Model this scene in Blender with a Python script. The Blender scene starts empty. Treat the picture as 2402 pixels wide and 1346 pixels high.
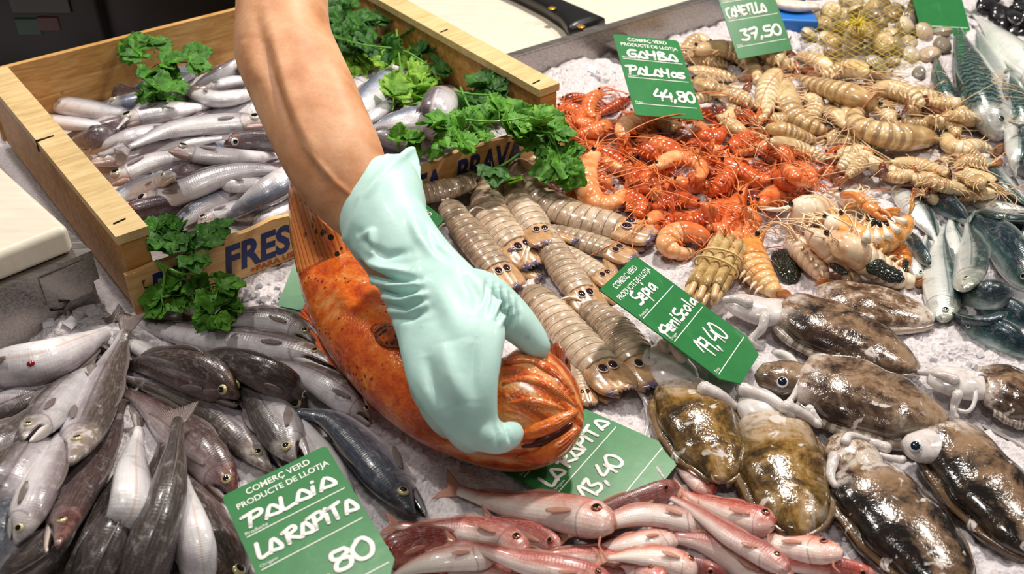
import bpy, math, random, zlib
import numpy as np
from mathutils import Vector

# ---------------------------------------------------------------- camera, sky, lamps, exposure
SC = bpy.context.scene
COL = SC.collection
FPX, PITCH, CAMH = 2400.0, 0.640937, 0.6
IW, IH = 2402, 1346
cam_d = bpy.data.cameras.new('camera'); cam = bpy.data.objects.new('camera', cam_d); COL.objects.link(cam)
cam.location = (0, 0, CAMH); cam.rotation_euler = (math.pi/2 - PITCH, 0, 0)
cam_d.sensor_width = 36.0; cam_d.lens = 36.0*FPX/IW; cam_d.clip_start = 0.02; cam_d.clip_end = 60
cam_d.dof.use_dof = True; cam_d.dof.focus_distance = 0.93; cam_d.dof.aperture_fstop = 9.0
SC.camera = cam
SC.view_settings.view_transform = 'Standard'; SC.view_settings.look = 'None'
SC.view_settings.gamma = 1.0; SC.view_settings.use_curve_mapping = False
SC.view_settings.exposure = 0.0
SC.render.film_transparent = False
w = bpy.data.worlds.new('market_hall'); SC.world = w; w.use_nodes = True
w.node_tree.nodes['Background'].inputs[0].default_value = (1.0, 0.93, 0.86, 1)
w.node_tree.nodes['Background'].inputs[1].default_value = 0.11
def lamp(name, loc, target, size, watts, col):
    l = bpy.data.lights.new(name, 'AREA'); l.shape = 'DISK'; l.size = size; l.energy = watts; l.color = col
    o = bpy.data.objects.new(name, l); COL.objects.link(o); o.location = loc
    d = Vector(target) - Vector(loc); o.rotation_euler = d.to_track_quat('-Z', 'Y').to_euler(); return o
lamp('stall_lamp', (0.42, 1.72, 1.75), (0.02, 0.85, 0), 0.13, 38, (1, 0.93, 0.83))
lamp('stall_lamp', (-0.75, 1.35, 1.7), (-0.2, 0.8, 0), 0.12, 14, (1, 0.94, 0.86))
lamp('stall_lamp', (1.25, 1.05, 1.6), (0.4, 0.8, 0), 0.12, 11, (1, 0.94, 0.86))
lamp('stall_lamp', (-0.1, -0.1, 1.9), (0, 0.75, 0), 0.25, 6, (1, 0.95, 0.9))

# ---------------------------------------------------------------- projection of photograph points onto the stall
FW = np.array([0, math.cos(PITCH), -math.sin(PITCH)]); RT = np.array([1.0, 0, 0]); UP = np.cross(RT, FW)
CAM = np.array([0, 0, CAMH])
def ray(px, py): return FW + RT*((px-IW/2)/FPX) - UP*((py-IH/2)/FPX)
def P(px, py, z=0.0):
    d = ray(px, py); return CAM + d*((z-CAMH)/d[2])
def MM(px, py, z=0.0):                      # metres per pixel at that spot
    return ((z-CAMH)/ray(px, py)[2])/FPX
def proj(X):
    d = np.asarray(X) - CAM; zz = d@FW
    return np.stack([IW/2 + FPX*(d@RT)/zz, IH/2 - FPX*(d@UP)/zz], -1)
def ray_plane(px, py, O, n):
    d = ray(px, py); return CAM + d*(np.dot(O-CAM, n)/np.dot(d, n))
def unit(v):
    v = np.asarray(v, float); return v/(np.linalg.norm(v, axis=-1, keepdims=True)+1e-12)
def rng_of(*k): return random.Random(zlib.crc32(repr(k).encode()))

# ---------------------------------------------------------------- colours and node helpers
def C(h, k=1.0):
    h = h.lstrip('#'); o = []
    for i in (0, 2, 4):
        c = int(h[i:i+2], 16)/255; o.append(k*(c/12.92 if c <= .04045 else ((c+.055)/1.055)**2.4))
    return (*o, 1.0)
class Mat:
    def __init__(s, name):
        s.m = bpy.data.materials.new(name); s.m.use_nodes = True; s.t = s.m.node_tree; s.N = s.t.nodes
        s.b = s.N['Principled BSDF']; s._tc = None
    def put(s, sock, v):
        if isinstance(v, bpy.types.NodeSocket): s.t.links.new(v, sock)
        else:
            try: sock.default_value = v
            except Exception: sock.default_value = (*v, 1.0) if len(v) == 3 else v[:3]
    def tc(s):
        if not s._tc: s._tc = s.N.new('ShaderNodeTexCoord')
        return s._tc
    def uv(s): return s.tc().outputs['UV']
    def obj(s): return s.tc().outputs['Object']
    def sep(s, v):
        n = s.N.new('ShaderNodeSeparateXYZ'); s.put(n.inputs[0], v); return n.outputs
    def comb(s, x, y, z=0.0):
        n = s.N.new('ShaderNodeCombineXYZ')
        for i, q in enumerate((x, y, z)): s.put(n.inputs[i], q)
        return n.outputs[0]
    def math(s, op, a, b=0.0, c=0.0, clamp=False):
        n = s.N.new('ShaderNodeMath'); n.operation = op; n.use_clamp = clamp
        for i, q in enumerate((a, b, c)): s.put(n.inputs[i], q)
        return n.outputs[0]
    def mul(s, a, b): return s.math('MULTIPLY', a, b)
    def add(s, a, b): return s.math('ADD', a, b)
    def scale(s, v, k):
        n = s.N.new('ShaderNodeVectorMath'); n.operation = 'MULTIPLY'; s.put(n.inputs[0], v); n.inputs[1].default_value = k; return n.outputs[0]
    def mix(s, f, a, b, mode='MIX'):
        n = s.N.new('ShaderNodeMix'); n.data_type = 'RGBA'; n.blend_type = mode; n.clamp_factor = True
        s.put(n.inputs[0], f); s.put(n.inputs[6], a); s.put(n.inputs[7], b); return n.outputs[2]
    def ramp(s, f, stops, interp='LINEAR'):
        n = s.N.new('ShaderNodeValToRGB'); n.color_ramp.interpolation = interp; e = n.color_ramp.elements
        while len(e) < len(stops): e.new(.5)
        for i, (p, c) in enumerate(stops):
            e[i].position = p; e[i].color = c if not isinstance(c, (int, float)) else (c, c, c, 1)
        s.put(n.inputs[0], f); return n.outputs[0]
    def noise(s, vec, scale=5.0, detail=3.0, rough=.55, dist=0.0, col=False):
        n = s.N.new('ShaderNodeTexNoise'); s.put(n.inputs['Vector'], vec); n.inputs['Scale'].default_value = scale
        n.inputs['Detail'].default_value = detail; n.inputs['Roughness'].default_value = rough; n.inputs['Distortion'].default_value = dist
        return n.outputs[1 if col else 0]
    def voro(s, vec, scale=5.0, feat='F1', out='Distance', rnd=1.0):
        n = s.N.new('ShaderNodeTexVoronoi'); n.feature = feat; s.put(n.inputs['Vector'], vec); n.inputs['Scale'].default_value = scale
        n.inputs['Randomness'].default_value = rnd; return n.outputs[out]
    def wave(s, vec, scale=5.0, dist=0.0, dscale=1.0, dirn='X'):
        n = s.N.new('ShaderNodeTexWave'); n.bands_direction = dirn; s.put(n.inputs['Vector'], vec)
        n.inputs['Scale'].default_value = scale; n.inputs['Distortion'].default_value = dist; n.inputs['Detail Scale'].default_value = dscale
        return n.outputs['Fac']
    def rnd(s):
        return s.N.new('ShaderNodeObjectInfo').outputs['Random']
    def step(s, x, a, b):                  # 0 below a, 1 above b
        n = s.N.new('ShaderNodeMapRange'); n.interpolation_type = 'SMOOTHSTEP'; s.put(n.inputs[0], x)
        n.inputs[1].default_value = a; n.inputs[2].default_value = b; return n.outputs[0]
    def bump(s, h, strength=.3, dist=.001, norm=None):
        n = s.N.new('ShaderNodeBump'); s.put(n.inputs['Height'], h); n.inputs['Strength'].default_value = strength
        n.inputs['Distance'].default_value = dist
        if norm is not None: s.put(n.inputs['Normal'], norm)
        return n.outputs[0]
    def hsv(s, col, h=.5, sa=1.0, v=1.0):
        n = s.N.new('ShaderNodeHueSaturation'); s.put(n.inputs['Color'], col); s.put(n.inputs['Hue'], h); s.put(n.inputs['Saturation'], sa); s.put(n.inputs['Value'], v)
        return n.outputs[0]
    def set(s, color=None, rough=None, metal=None, spec=None, coat=None, normal=None, sss=None, trans=None, alpha=None, ior=None, coatrough=None, emit=None, estr=1.0):
        I = s.b.inputs
        for k, v in (('Base Color', color), ('Roughness', rough), ('Metallic', metal), ('Specular IOR Level', spec), ('Coat Weight', coat), ('Coat Roughness', coatrough),
                     ('Normal', normal), ('Transmission Weight', trans), ('Alpha', alpha), ('IOR', ior)):
            if v is not None: s.put(I[k], v)
        if coat is not None and coatrough is None: I['Coat Roughness'].default_value = .12
        if sss is not None:
            I['Subsurface Weight'].default_value = sss[0]; I['Subsurface Radius'].default_value = sss[1]; I['Subsurface Scale'].default_value = sss[2]
        if emit is not None: s.put(I['Emission Color'], emit); I['Emission Strength'].default_value = estr
        return s.m
def plain(name, col, rough=.4, **k):
    return Mat(name).set(color=C(col) if isinstance(col, str) else col, rough=rough, **k)

# ---------------------------------------------------------------- objects
USED = {}
def tag(o, label, cat, group=None, kind=None):
    if label:
        USED.setdefault(label, []).append(o.name)
        o['label'] = label
    if cat: o['category'] = cat
    if group: o['group'] = group
    if kind: o['kind'] = kind
    return o
def thing(name, label, cat, loc, group=None):
    o = bpy.data.objects.new(name, None); o.empty_display_size = .01; COL.objects.link(o); o.location = [float(q) for q in loc]
    return tag(o, label, cat, group)
class MB:
    """collects verts / faces / uvs in world space; build() links ONE mesh object"""
    def __init__(s): s.v = []; s.f = []; s.uv = []; s.mi = []; s.cur = 0; s.n = 0
    def addv(s, V): 
        V = np.asarray(V, float).reshape(-1, 3); b = s.n; s.v.append(V); s.n += len(V); return b
    def face(s, idx, uv=None):
        s.f.append(tuple(int(i) for i in idx)); s.uv.append(uv if uv is not None else [(0, 0)]*len(idx)); s.mi.append(s.cur)
    def grid(s, G, uv=None, wrap=False, flip=False):
        """G: (n,m,3) points; wrap closes the second axis; uv: (n,m(+1),2)"""
        n, m = G.shape[:2]; b = s.addv(G.reshape(-1, 3)); mm = m if wrap else m-1
        if uv is None:
            uu = np.linspace(0, 1, n); vv = np.linspace(0, 1, m+1 if wrap else m)
            uv = np.stack(np.meshgrid(uu, vv, indexing='ij'), -1)
        for i in range(n-1):
            for j in range(mm):
                j2 = (j+1) % m
                q = [b+i*m+j, b+(i+1)*m+j, b+(i+1)*m+j2, b+i*m+j2]
                t = [tuple(uv[i, j]), tuple(uv[i+1, j]), tuple(uv[i+1, j+1]), tuple(uv[i, j+1])]
                if flip: q.reverse(); t.reverse()
                s.face(q, t)
        return b
    def cap(s, ring, centre, u, flip=False):
        c = s.addv([centre]); m = len(ring)
        for j in range(m):
            q = [c, ring[j], ring[(j+1) % m]]; t = [(u, (j+.5)/m), (u, j/m), (u, (j+1)/m)]
            if flip: q.reverse(); t.reverse()
            s.face(q, t)
    def sweep(s, Cn, D, S, hd, hv=None, w=None, seg=14, exp=1.0, u0=0.0, u1=1.0, caps=(True, True), uvals=None):
        """rings round centre line Cn; D = dorsal direction, S = side direction (n,3)"""
        n = len(Cn); hd = np.broadcast_to(hd, n).astype(float); hv = hd if hv is None else np.broadcast_to(hv, n); w = hd if w is None else np.broadcast_to(w, n)
        th = np.arange(seg)*2*math.pi/seg; c, sn = np.cos(th), np.sin(th)
        if exp != 1.0: c = np.sign(c)*abs(c)**exp; sn = np.sign(sn)*abs(sn)**exp
        hh = np.where(c[None, :] >= 0, hd[:, None], hv[:, None])
        G = Cn[:, None, :] + D[:, None, :]*(c[None, :]*hh)[..., None] + S[:, None, :]*(sn[None, :]*w[:, None])[..., None]
        uu = np.linspace(u0, u1, n) if uvals is None else uvals
        uv = np.stack(np.meshgrid(uu, np.linspace(0, 1, seg+1), indexing='ij'), -1)
        b = s.grid(G, uv, wrap=True)
        if caps[0]: s.cap([b+j for j in range(seg)], Cn[0], uu[0])
        if caps[1]: s.cap([b+(n-1)*seg+j for j in range(seg)], Cn[-1], uu[-1], flip=True)
        return b
    def tube(s, pts, r, seg=6, hint=(0, 0, 1)):
        pts = np.asarray(pts, float); T, D, S = frames(pts, hint)
        s.sweep(pts, D, S, r, seg=seg)
    def box(s, O, A, B, Cv):
        """box from corner O with edge vectors A,B,C"""
        O, A, B, Cv = (np.asarray(q, float) for q in (O, A, B, Cv))
        b = s.addv([O, O+A, O+A+B, O+B, O+Cv, O+A+Cv, O+A+B+Cv, O+B+Cv])
        la, lb, lc = (np.linalg.norm(q) for q in (A, B, Cv))
        for q, (x, y) in (((0, 3, 2, 1), (lb, la)), ((4, 5, 6, 7), (la, lb)), ((0, 1, 5, 4), (la, lc)), ((1, 2, 6, 5), (lb, lc)), ((2, 3, 7, 6), (la, lc)), ((3, 0, 4, 7), (lb, lc))):
            s.face([b+i for i in q], [(0, 0), (x, 0), (x, y), (0, y)])
    def sheet(s, G, th):
        """thin two-sided plate from a grid (n,m,3)"""
        n, m = G.shape[:2]; du = np.gradient(G, axis=0); dv = np.gradient(G, axis=1); N = unit(np.cross(du, dv))
        uu = np.stack(np.meshgrid(np.linspace(0, 1, n), np.linspace(0, 1, m), indexing='ij'), -1)
        a = s.grid(G+N*th/2, uu); b = s.grid(G-N*th/2, uu, flip=True)
        rim = [(i, 0) for i in range(n)]+[(n-1, j) for j in range(1, m)]+[(i, m-1) for i in range(n-2, -1, -1)]+[(0, j) for j in range(m-2, 0, -1)]
        for k in range(len(rim)):
            (i, j), (i2, j2) = rim[k], rim[(k+1) % len(rim)]
            s.face([a+i*m+j, b+i*m+j, b+i2*m+j2, a+i2*m+j2], [tuple(uu[i, j]), tuple(uu[i, j]), tuple(uu[i2, j2]), tuple(uu[i2, j2])])
    def ball(s, c, ax, r, nu=8, nv=12, split=None):
        """ellipsoid: ax = 3 unit axes (rows; first is the pole), r = 3 radii; faces within split radians of the pole use slot 1"""
        c = np.asarray(c, float); ph = np.linspace(0, math.pi, nu+1)
        if split: ph = np.concatenate([[0, split*.6, split, split+.02], np.linspace(split+.02, math.pi, nu)[1:]])
        th = np.arange(nv)*2*math.pi/nv
        G = c + ax[0]*r[0]*np.cos(ph)[:, None, None] + (ax[1]*r[1]*np.cos(th)[None, :, None] + ax[2]*r[2]*np.sin(th)[None, :, None])*np.sin(ph)[:, None, None]
        f0 = len(s.f); s.grid(G, wrap=True)
        if split:
            for k in range(f0, f0+3*nv): s.mi[k] = 1 if k < f0+2*nv else s.cur
    def build(s, name, mats, parent=None, smooth=True, origin=None):
        V = np.concatenate(s.v); r = parent
        while r is not None and r.parent: r = r.parent
        org = np.array(r.matrix_basis.translation if r is not None else (0, 0, 0), float)
        if origin is not None: org = np.asarray(origin, float)
        me = bpy.data.meshes.new(name); me.from_pydata((V-org).tolist(), [], s.f)
        uvl = me.uv_layers.new(name='UVMap'); uvl.data.foreach_set('uv', [q for f in s.uv for t in f for q in t])
        me.polygons.foreach_set('material_index', s.mi)
        for m in (mats if isinstance(mats, (list, tuple)) else [mats]): me.materials.append(m)
        if smooth: me.polygons.foreach_set('use_smooth', [True]*len(me.polygons))
        me.update(); o = bpy.data.objects.new(name, me); COL.objects.link(o)
        if parent: o.parent = parent
        elif origin is not None: o.location = [float(q) for q in org]
        return o
def frames(pts, hint=(0, 0, 1)):
    pts = np.asarray(pts, float); T = unit(np.gradient(pts, axis=0)); h = np.asarray(hint, float)
    if h.ndim == 1: h = np.broadcast_to(h, T.shape)
    D = h - T*(h*T).sum(-1, keepdims=True); L = np.linalg.norm(D, axis=-1, keepdims=True)
    alt = np.cross(T, np.array([.3, .8, .1])); D = np.where(L < 1e-3, alt, D); D = unit(D); S = np.cross(T, D); return T, D, S
def spline(pts, n):
    """Catmull-Rom through pts, n samples evenly spaced along its length"""
    p = np.asarray(pts, float)
    if len(p) == 2: return p[0]+(p[1]-p[0])*np.linspace(0, 1, n)[:, None]
    q = np.vstack([2*p[0]-p[1], p, 2*p[-1]-p[-2]]); out = []
    for i in range(1, len(q)-2):
        t = np.linspace(0, 1, 12, endpoint=False)[:, None]; a, b, c, d = q[i-1], q[i], q[i+1], q[i+2]
        out.append(.5*((2*b)+(-a+c)*t+(2*a-5*b+4*c-d)*t**2+(-a+3*b-3*c+d)*t**3))
    out = np.vstack(out+[p[-1:]]); L = np.r_[0, np.cumsum(np.linalg.norm(np.diff(out, axis=0), axis=1))]
    t = np.linspace(0, L[-1], n); return np.stack([np.interp(t, L, out[:, k]) for k in range(out.shape[1])], -1)
def prof(t, stops):
    x, y = zip(*stops); t = np.asarray(t, float); x = np.array(x); y = np.array(y)
    f = np.interp(t, x, y); e = .02; return (np.interp(t-e, x, y)+2*f+np.interp(t+e, x, y))/4

# ---------------------------------------------------------------- piling: a height map that things are laid on, lowest first
class Field:
    X0, Y0, R = -1.05, .25, .004; NX, NY = 560, 440
    def __init__(s): s.H = np.zeros((s.NX, s.NY))
    def win(s, x, y, r):
        i0 = max(0, int((x-r-s.X0)/s.R)); i1 = min(s.NX, int((x+r-s.X0)/s.R)+2); j0 = max(0, int((y-r-s.Y0)/s.R)); j1 = min(s.NY, int((y+r-s.Y0)/s.R)+2)
        if i0 >= i1 or j0 >= j1: return None
        gx = s.X0+np.arange(i0, i1)*s.R-x; gy = s.Y0+np.arange(j0, j1)*s.R-y
        return (slice(i0, i1), slice(j0, j1)), (gx[:, None]**2+gy[None, :]**2)/r**2
    def support(s, x, y, rh, rv, soft=.3):
        q = s.win(x, y, rh)
        if q is None: return rv
        ix, d = q; m = d < 1
        if not m.any(): return rv
        return float(np.quantile(s.H[ix][m]+rv*np.sqrt(1-d[m]), 1-soft*.5))
    def stamp(s, X, rh, rv):
        for (x, y, z), a, b in zip(X, np.broadcast_to(rh, len(X)), np.broadcast_to(rv, len(X))):
            q = s.win(x, y, a)
            if q is None: continue
            ix, d = q; s.H[ix] = np.where(d < 1, np.maximum(s.H[ix], z+b*np.sqrt(np.maximum(0, 1-d))), s.H[ix])
    def at(s, x, y):
        i = min(s.NX-1, max(0, int((x-s.X0)/s.R))); j = min(s.NY-1, max(0, int((y-s.Y0)/s.R))); return s.H[i, j]
FIELD = Field()
def surf(px, py, up=0.0):
    """the point of the heaped surface seen at a photograph point, raised by up"""
    lo, hi = None, None
    for z in np.arange(.13, -.02, -.002):
        X = P(px, py, z)
        if FIELD.at(X[0], X[1]) >= z: return P(px, py, FIELD.at(X[0], X[1])*.5+z*.5+up)
    return P(px, py, up)
def lay(pix, halfpx, ratio=.6, tilt=0.0, n=22, prof_f=None, soft=.35, lift=0.0, stiff=2, flatk=1.0, zmax=None):
    """pix: photograph points head -> tail; halfpx: widest apparent half-width.  Returns centre line (n,3), rh (n), rv (n)"""
    px = spline(pix, n); t = np.linspace(0, 1, n); z = np.full(n, .02); pr = prof_f(t) if prof_f else np.ones(n)
    ca, sa = abs(math.cos(math.radians(tilt))), abs(math.sin(math.radians(tilt)))
    kh = math.hypot(ca, ratio*sa); kv = math.hypot(sa, ratio*ca)
    for it in range(4):
        X = np.array([P(a, b, c) for (a, b), c in zip(px, z)])
        T = unit(np.gradient(X, axis=0)); by = abs(T[:, 0])   # across direction's share along y
        rr = kv/kh; el = .62; k = np.sqrt((1-by**2)+by**2*(el**2+(1-el**2)*rr**2))
        R = np.array([MM(a, b, c) for (a, b), c in zip(px, z)])*halfpx/k
        R = np.full(n, R.mean()); rh = R*pr; rv = rh*rr
        zc = np.array([FIELD.support(x, y, max(a, .004), max(b, .003), soft) for (x, y, _), a, b in zip(X, rh, rv)])
        ts = t-.5; ww = .3+pr; co = np.polyfit(ts, zc, stiff, w=ww); zf = np.polyval(co, ts)
        zf = zf + np.quantile(zc-zf, .7)*.8
        z = np.maximum(zf, rv*.75)+lift
        if zmax: z = np.minimum(z, zmax)
    X = np.array([P(a, b, c) for (a, b), c in zip(px, z)])
    FIELD.stamp(X, np.maximum(rh*.95, .003), rv*.95)
    return X, R, kh
def axes(X, side, tilt):
    """T head->tail, D dorsal, S flank that faces up.  side=+1: back on the right hand when looking head -> tail"""
    T = unit(np.gradient(X, axis=0)); N = np.array([0, 0, 1.0])-T*T[:, 2:3]; N = unit(N); B = np.cross(T, N)
    a = math.radians(tilt); D = B*(side*math.cos(a))+N*math.sin(a); S = np.cross(T, D)
    if (S*N).sum() < -1e-6: S = -S
    return T, D, S, N
def V(x0, y0, s): return lambda *p: [(x0+a/s, y0+b/s) for a, b in p]
# ---------------------------------------------------------------- ice bed (the surface everything lies on)
CR_O = np.array([-0.354554, 0.759504, 0.0]); CR_A = 0.655827; CW, CD, CH = 0.514568, 0.428195, 0.0898
E1 = np.array([math.cos(CR_A), math.sin(CR_A), 0]); E2 = np.array([-math.sin(CR_A), math.cos(CR_A), 0]); EZ = np.array([0, 0, 1.0])
def crate_pt(s, d, z): return CR_O+E1*s+E2*d+EZ*z
def vnoise(x, y, seed):
    g = np.random.default_rng(seed).random((256, 256)); xi = np.floor(x).astype(int); yi = np.floor(y).astype(int); fx = x-xi; fy = y-yi
    fx = fx*fx*(3-2*fx); fy = fy*fy*(3-2*fy); a = lambda i, j: g[(xi+i) % 256, (yi+j) % 256]
    return (a(0, 0)*(1-fx)+a(1, 0)*fx)*(1-fy)+(a(0, 1)*(1-fx)+a(1, 1)*fx)*fy
m = Mat('crushed_ice'); n1 = m.noise(m.obj(), 420, 3, .7); n2 = m.voro(m.obj(), 260, out='Distance')
ICE = m.set(color=m.ramp(m.add(m.mul(n1, .7), m.mul(n2, .5)), [(.25, C('#c6bec3')), (.75, C('#e9e2e5'))]), rough=.3, spec=.6, sss=(.5, (1, .95, .95), .006),
            normal=m.bump(m.add(n1, n2), .7, .003))
def ice_z(x, y):
    z = .008*(vnoise(x*18, y*18, 1)-.5)+.007*(vnoise(x*60, y*60, 2)-.5)+.006*(vnoise(x*160, y*160, 3)-.5)+.003*(vnoise(x*330, y*330, 8)-.5)
    c = P(2270, 800); z = z+.012*np.exp(-(((x-c[0])/.09)**2+((y-c[1])/.05)**2))
    c = P(1345, 215); z = z+.03*np.exp(-(((x-c[0])/.05)**2+((y-c[1])/.07)**2))
    c = P(90, 775); z = z+.012*np.exp(-(((x-c[0])/.09)**2+((y-c[1])/.03)**2))
    inside = ((x-CR_O[0])*E1[0]+(y-CR_O[1])*E1[1] > -.02) & ((x-CR_O[0])*E1[0]+(y-CR_O[1])*E1[1] < CW+.02) & ((x-CR_O[0])*E2[0]+(y-CR_O[1])*E2[1] > .0) & ((x-CR_O[0])*E2[0]+(y-CR_O[1])*E2[1] < CD+.02)
    return np.where(inside, -.012, z)
def ice_patch(name, x0, x1, y0, y1, st):
    gx = np.arange(x0, x1+st/2, st); gy = np.arange(y0, y1+st/2, st); X, Y = np.meshgrid(gx, gy, indexing='ij')
    n_, m_ = X.shape; Vv = np.stack([X, Y, ice_z(X, Y)], -1).reshape(-1, 3)
    i = np.arange(n_-1)[:, None]*m_+np.arange(m_-1)[None, :]; F = np.stack([i, i+m_, i+m_+1, i+1], -1).reshape(-1, 4)
    me = bpy.data.meshes.new(name); me.from_pydata(Vv.tolist(), [], F.tolist()); me.materials.append(ICE); me.polygons.foreach_set('use_smooth', [True]*len(F))
    o = bpy.data.objects.new(name, me); COL.objects.link(o); return o
o = ice_patch('crushed_ice', -.95, 1.1, .3, 1.62, .0042)
tag(o, 'bed of white crushed ice under all the fish', 'ice', kind='stuff')
fx = Field.X0+np.arange(Field.NX)*Field.R; fy = Field.Y0+np.arange(Field.NY)*Field.R
FX, FY = np.meshgrid(fx, fy, indexing='ij'); FIELD.H = ice_z(FX, FY)*.7
def in_crate(x, y, mgn=0.0):
    s = (x-CR_O[0])*E1[0]+(y-CR_O[1])*E1[1]; d = (x-CR_O[0])*E2[0]+(y-CR_O[1])*E2[1]
    return (s > mgn) & (s < CW-mgn) & (d > mgn) & (d < CD-mgn)
CRZ = .038-.016*np.clip(((FX-CR_O[0])*E2[0]+(FY-CR_O[1])*E2[1])/CD, 0, 1); FIELD.H = np.where(in_crate(FX, FY), CRZ, FIELD.H)
# loose lumps of ice
mI = Mat('clear_ice_lump'); ICEL = mI.set(color=C('#e9e6ea'), rough=.1, trans=.35, ior=1.31, sss=(.4, (1, 1, 1), .004), normal=mI.bump(mI.noise(mI.obj(), 300, 2), .3, .001))
def lumps(name, label, polys, count, r0, r1, seed):
    b = MB(); rg = random.Random(seed)
    for _ in range(count):
        (x0, y0, x1, y1) = rg.choice(polys); q = P(rg.uniform(x0, x1), rg.uniform(y0, y1), 0); r = rg.uniform(r0, r1)
        z = FIELD.at(q[0], q[1]); A = [unit(np.array([rg.gauss(0, 1) for _ in range(3)])) for _ in range(1)][0]
        B = unit(np.cross(A, [rg.gauss(0, 1), rg.gauss(0, 1), .3])); Cc = np.cross(A, B); c = np.array([q[0], q[1], z+r*.35])
        pts = [c+(A*rg.uniform(.6, 1)*sx+B*rg.uniform(.6, 1)*sy+Cc*rg.uniform(.6, 1)*sz)*r*.62 for sx, sy, sz in ((-1, -1, -1), (1, -1, -1), (1, 1, -1), (-1, 1, -1), (-1, -1, 1), (1, -1, 1), (1, 1, 1), (-1, 1, 1))]
        k = b.addv(pts)
        for f in ((0, 3, 2, 1), (4, 5, 6, 7), (0, 1, 5, 4), (1, 2, 6, 5), (2, 3, 7, 6), (3, 0, 4, 7)): b.face([k+i for i in f])
    o = b.build(name, ICEL, smooth=False); tag(o, label, 'ice', kind='stuff')
lumps('ice_lumps', 'loose clear lumps of crushed ice lying on the ice bed', [(0, 725, 205, 800), (60, 735, 200, 790), (530, 650, 700, 730), (2130, 770, 2402, 880), (860, 920, 1100, 1130), (1560, 560, 1700, 640), (1310, 190, 1450, 260), (1800, 60, 1900, 130), (1690, 1060, 1760, 1130), (1900, 1150, 2000, 1346)], 520, .002, .0055, 5)
lumps('ice_lumps', 'bigger glassy ice lumps heaped beside the crate foot', [(10, 735, 200, 790), (180, 715, 235, 760), (1310, 190, 1420, 215), (1690, 1080, 1740, 1120)], 60, .006, .012, 6)

# ---------------------------------------------------------------- wooden crate
def wood(name, lo, mid, hi, sc=1.0, stain=.3):
    m = Mat(name); v = m.obj(); R = m.N.new('ShaderNodeMapping'); R.inputs['Rotation'].default_value = (0, 0, -CR_A); m.put(R.inputs[0], v)
    q = m.scale(R.outputs[0], (14*sc, 90*sc, 90*sc)); g = m.noise(q, 1.6, 4, .6, .8); big = m.noise(R.outputs[0], 16, 3, .6)
    c = m.ramp(m.add(m.mul(g, .75), m.mul(big, .3)), [(.28, C(lo)), (.5, C(mid)), (.74, C(hi))])
    st = m.step(m.noise(R.outputs[0], 23, 4, .65), .56, .72); c = m.mix(m.mul(st, stain), c, C('#5a3412'))
    kn = m.step(m.voro(R.outputs[0], 13), .075, .04); c = m.mix(m.mul(kn, .7), c, C('#4d2a10'))
    return m.set(color=c, rough=.55, normal=m.bump(g, .25, .001))
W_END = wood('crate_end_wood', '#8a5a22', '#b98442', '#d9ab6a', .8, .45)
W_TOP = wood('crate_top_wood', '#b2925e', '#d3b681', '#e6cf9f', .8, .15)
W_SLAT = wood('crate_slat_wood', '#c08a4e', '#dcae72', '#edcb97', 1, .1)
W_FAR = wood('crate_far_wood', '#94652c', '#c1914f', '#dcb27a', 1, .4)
STEELD = plain('staple_wire', '#2c2622', .4, metal=.8)
crate = thing('fish_crate', 'shallow wooden fish crate with blue lettering, holding small silver fish and parsley', 'crate', crate_pt(CW/2, CD/2, 0))
RT_ = .0296
def crate_end(s0, lean):
    b = MB(); b.box(crate_pt(s0+.003, 0, 0), E1*(RT_-.006), E2*CD, EZ*(CH-.009)); o = b.build('end_board', W_END, crate, smooth=False)
    b = MB(); b.box(crate_pt(s0, -.0015, CH-.009), E1*RT_, E2*(CD+.003), EZ*.009); b.build('top_strip', W_TOP, crate, smooth=False)
crate_end(0, 0); crate_end(CW-RT_, 0)
b = MB(); b.box(crate_pt(.0, CD-.0005, .0), E1*CW, E2*.008, EZ*(CH-.001)); b.build('far_board', W_FAR, crate, smooth=False)
b = MB(); b.box(crate_pt(RT_, 0.005, .002), E1*(CW-2*RT_), E2*(CD-.006), EZ*.006); b.build('bottom_board', W_FAR, crate, smooth=False)
b = MB(); G = np.array([[crate_pt(RT_+.002+(CW-2*RT_-.004)*a, .004+(CD-.008)*d, .033-.016*d+.002*math.sin(a*40+d*31)+.002*math.sin(a*17-d*23)) for d in np.linspace(0, 1, 40)] for a in np.linspace(0, 1, 50)])
b.grid(G); o = b.build('ice_filling', ICE); tag(o, 'crushed ice inside the wooden crate under the small fish', 'ice', kind='stuff')
SLH = .051
b = MB(); xs = np.linspace(-.002, CW+.003, 40); tt = np.where((xs > .02) & (xs < .47), .0016*np.sin(xs*55)+.0012*np.sin(xs*140), 0)
G = np.array([[crate_pt(x, -.0075+k, z) for k, z in ((0, .001), (0, SLH+t), (.006, SLH+t), (.006, .001), (0, .001))] for x, t in zip(xs, tt)])
b.grid(G); r0 = b.addv(G[0][:4]); b.face([r0, r0+1, r0+2, r0+3]); r0 = b.addv(G[-1][:4]); b.face([r0+3, r0+2, r0+1, r0])
slat = b.build('front_slat', W_SLAT, crate, smooth=False)
# staples
for s_, d_ in ((.012, .02), (.006, .22), (CW-.02, .015), (CW-.02, .20)):
    a = crate_pt(s_-.006, d_, CH+.0006); b = MB(); b.tube([a, a+E1*.012+E2*.002], .0008); b.build('top_staple', STEELD, crate)
b = MB(); a = crate_pt(-.0008, .222, CH-.012); b.tube([a, a+EZ*.0125, a+EZ*.0125+E1*.018], .0009)
b.build('top_staple', STEELD, crate)
for s_ in (.011, CW-.012):
    for z in (.012, .036):
        a = crate_pt(s_, -.0082, z-.004); b = MB(); b.tube([a+E1*.003, a, a+EZ*.008, a+EZ*.008+E1*.002], .0006); b.build('slat_staple', STEELD, crate)

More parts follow.
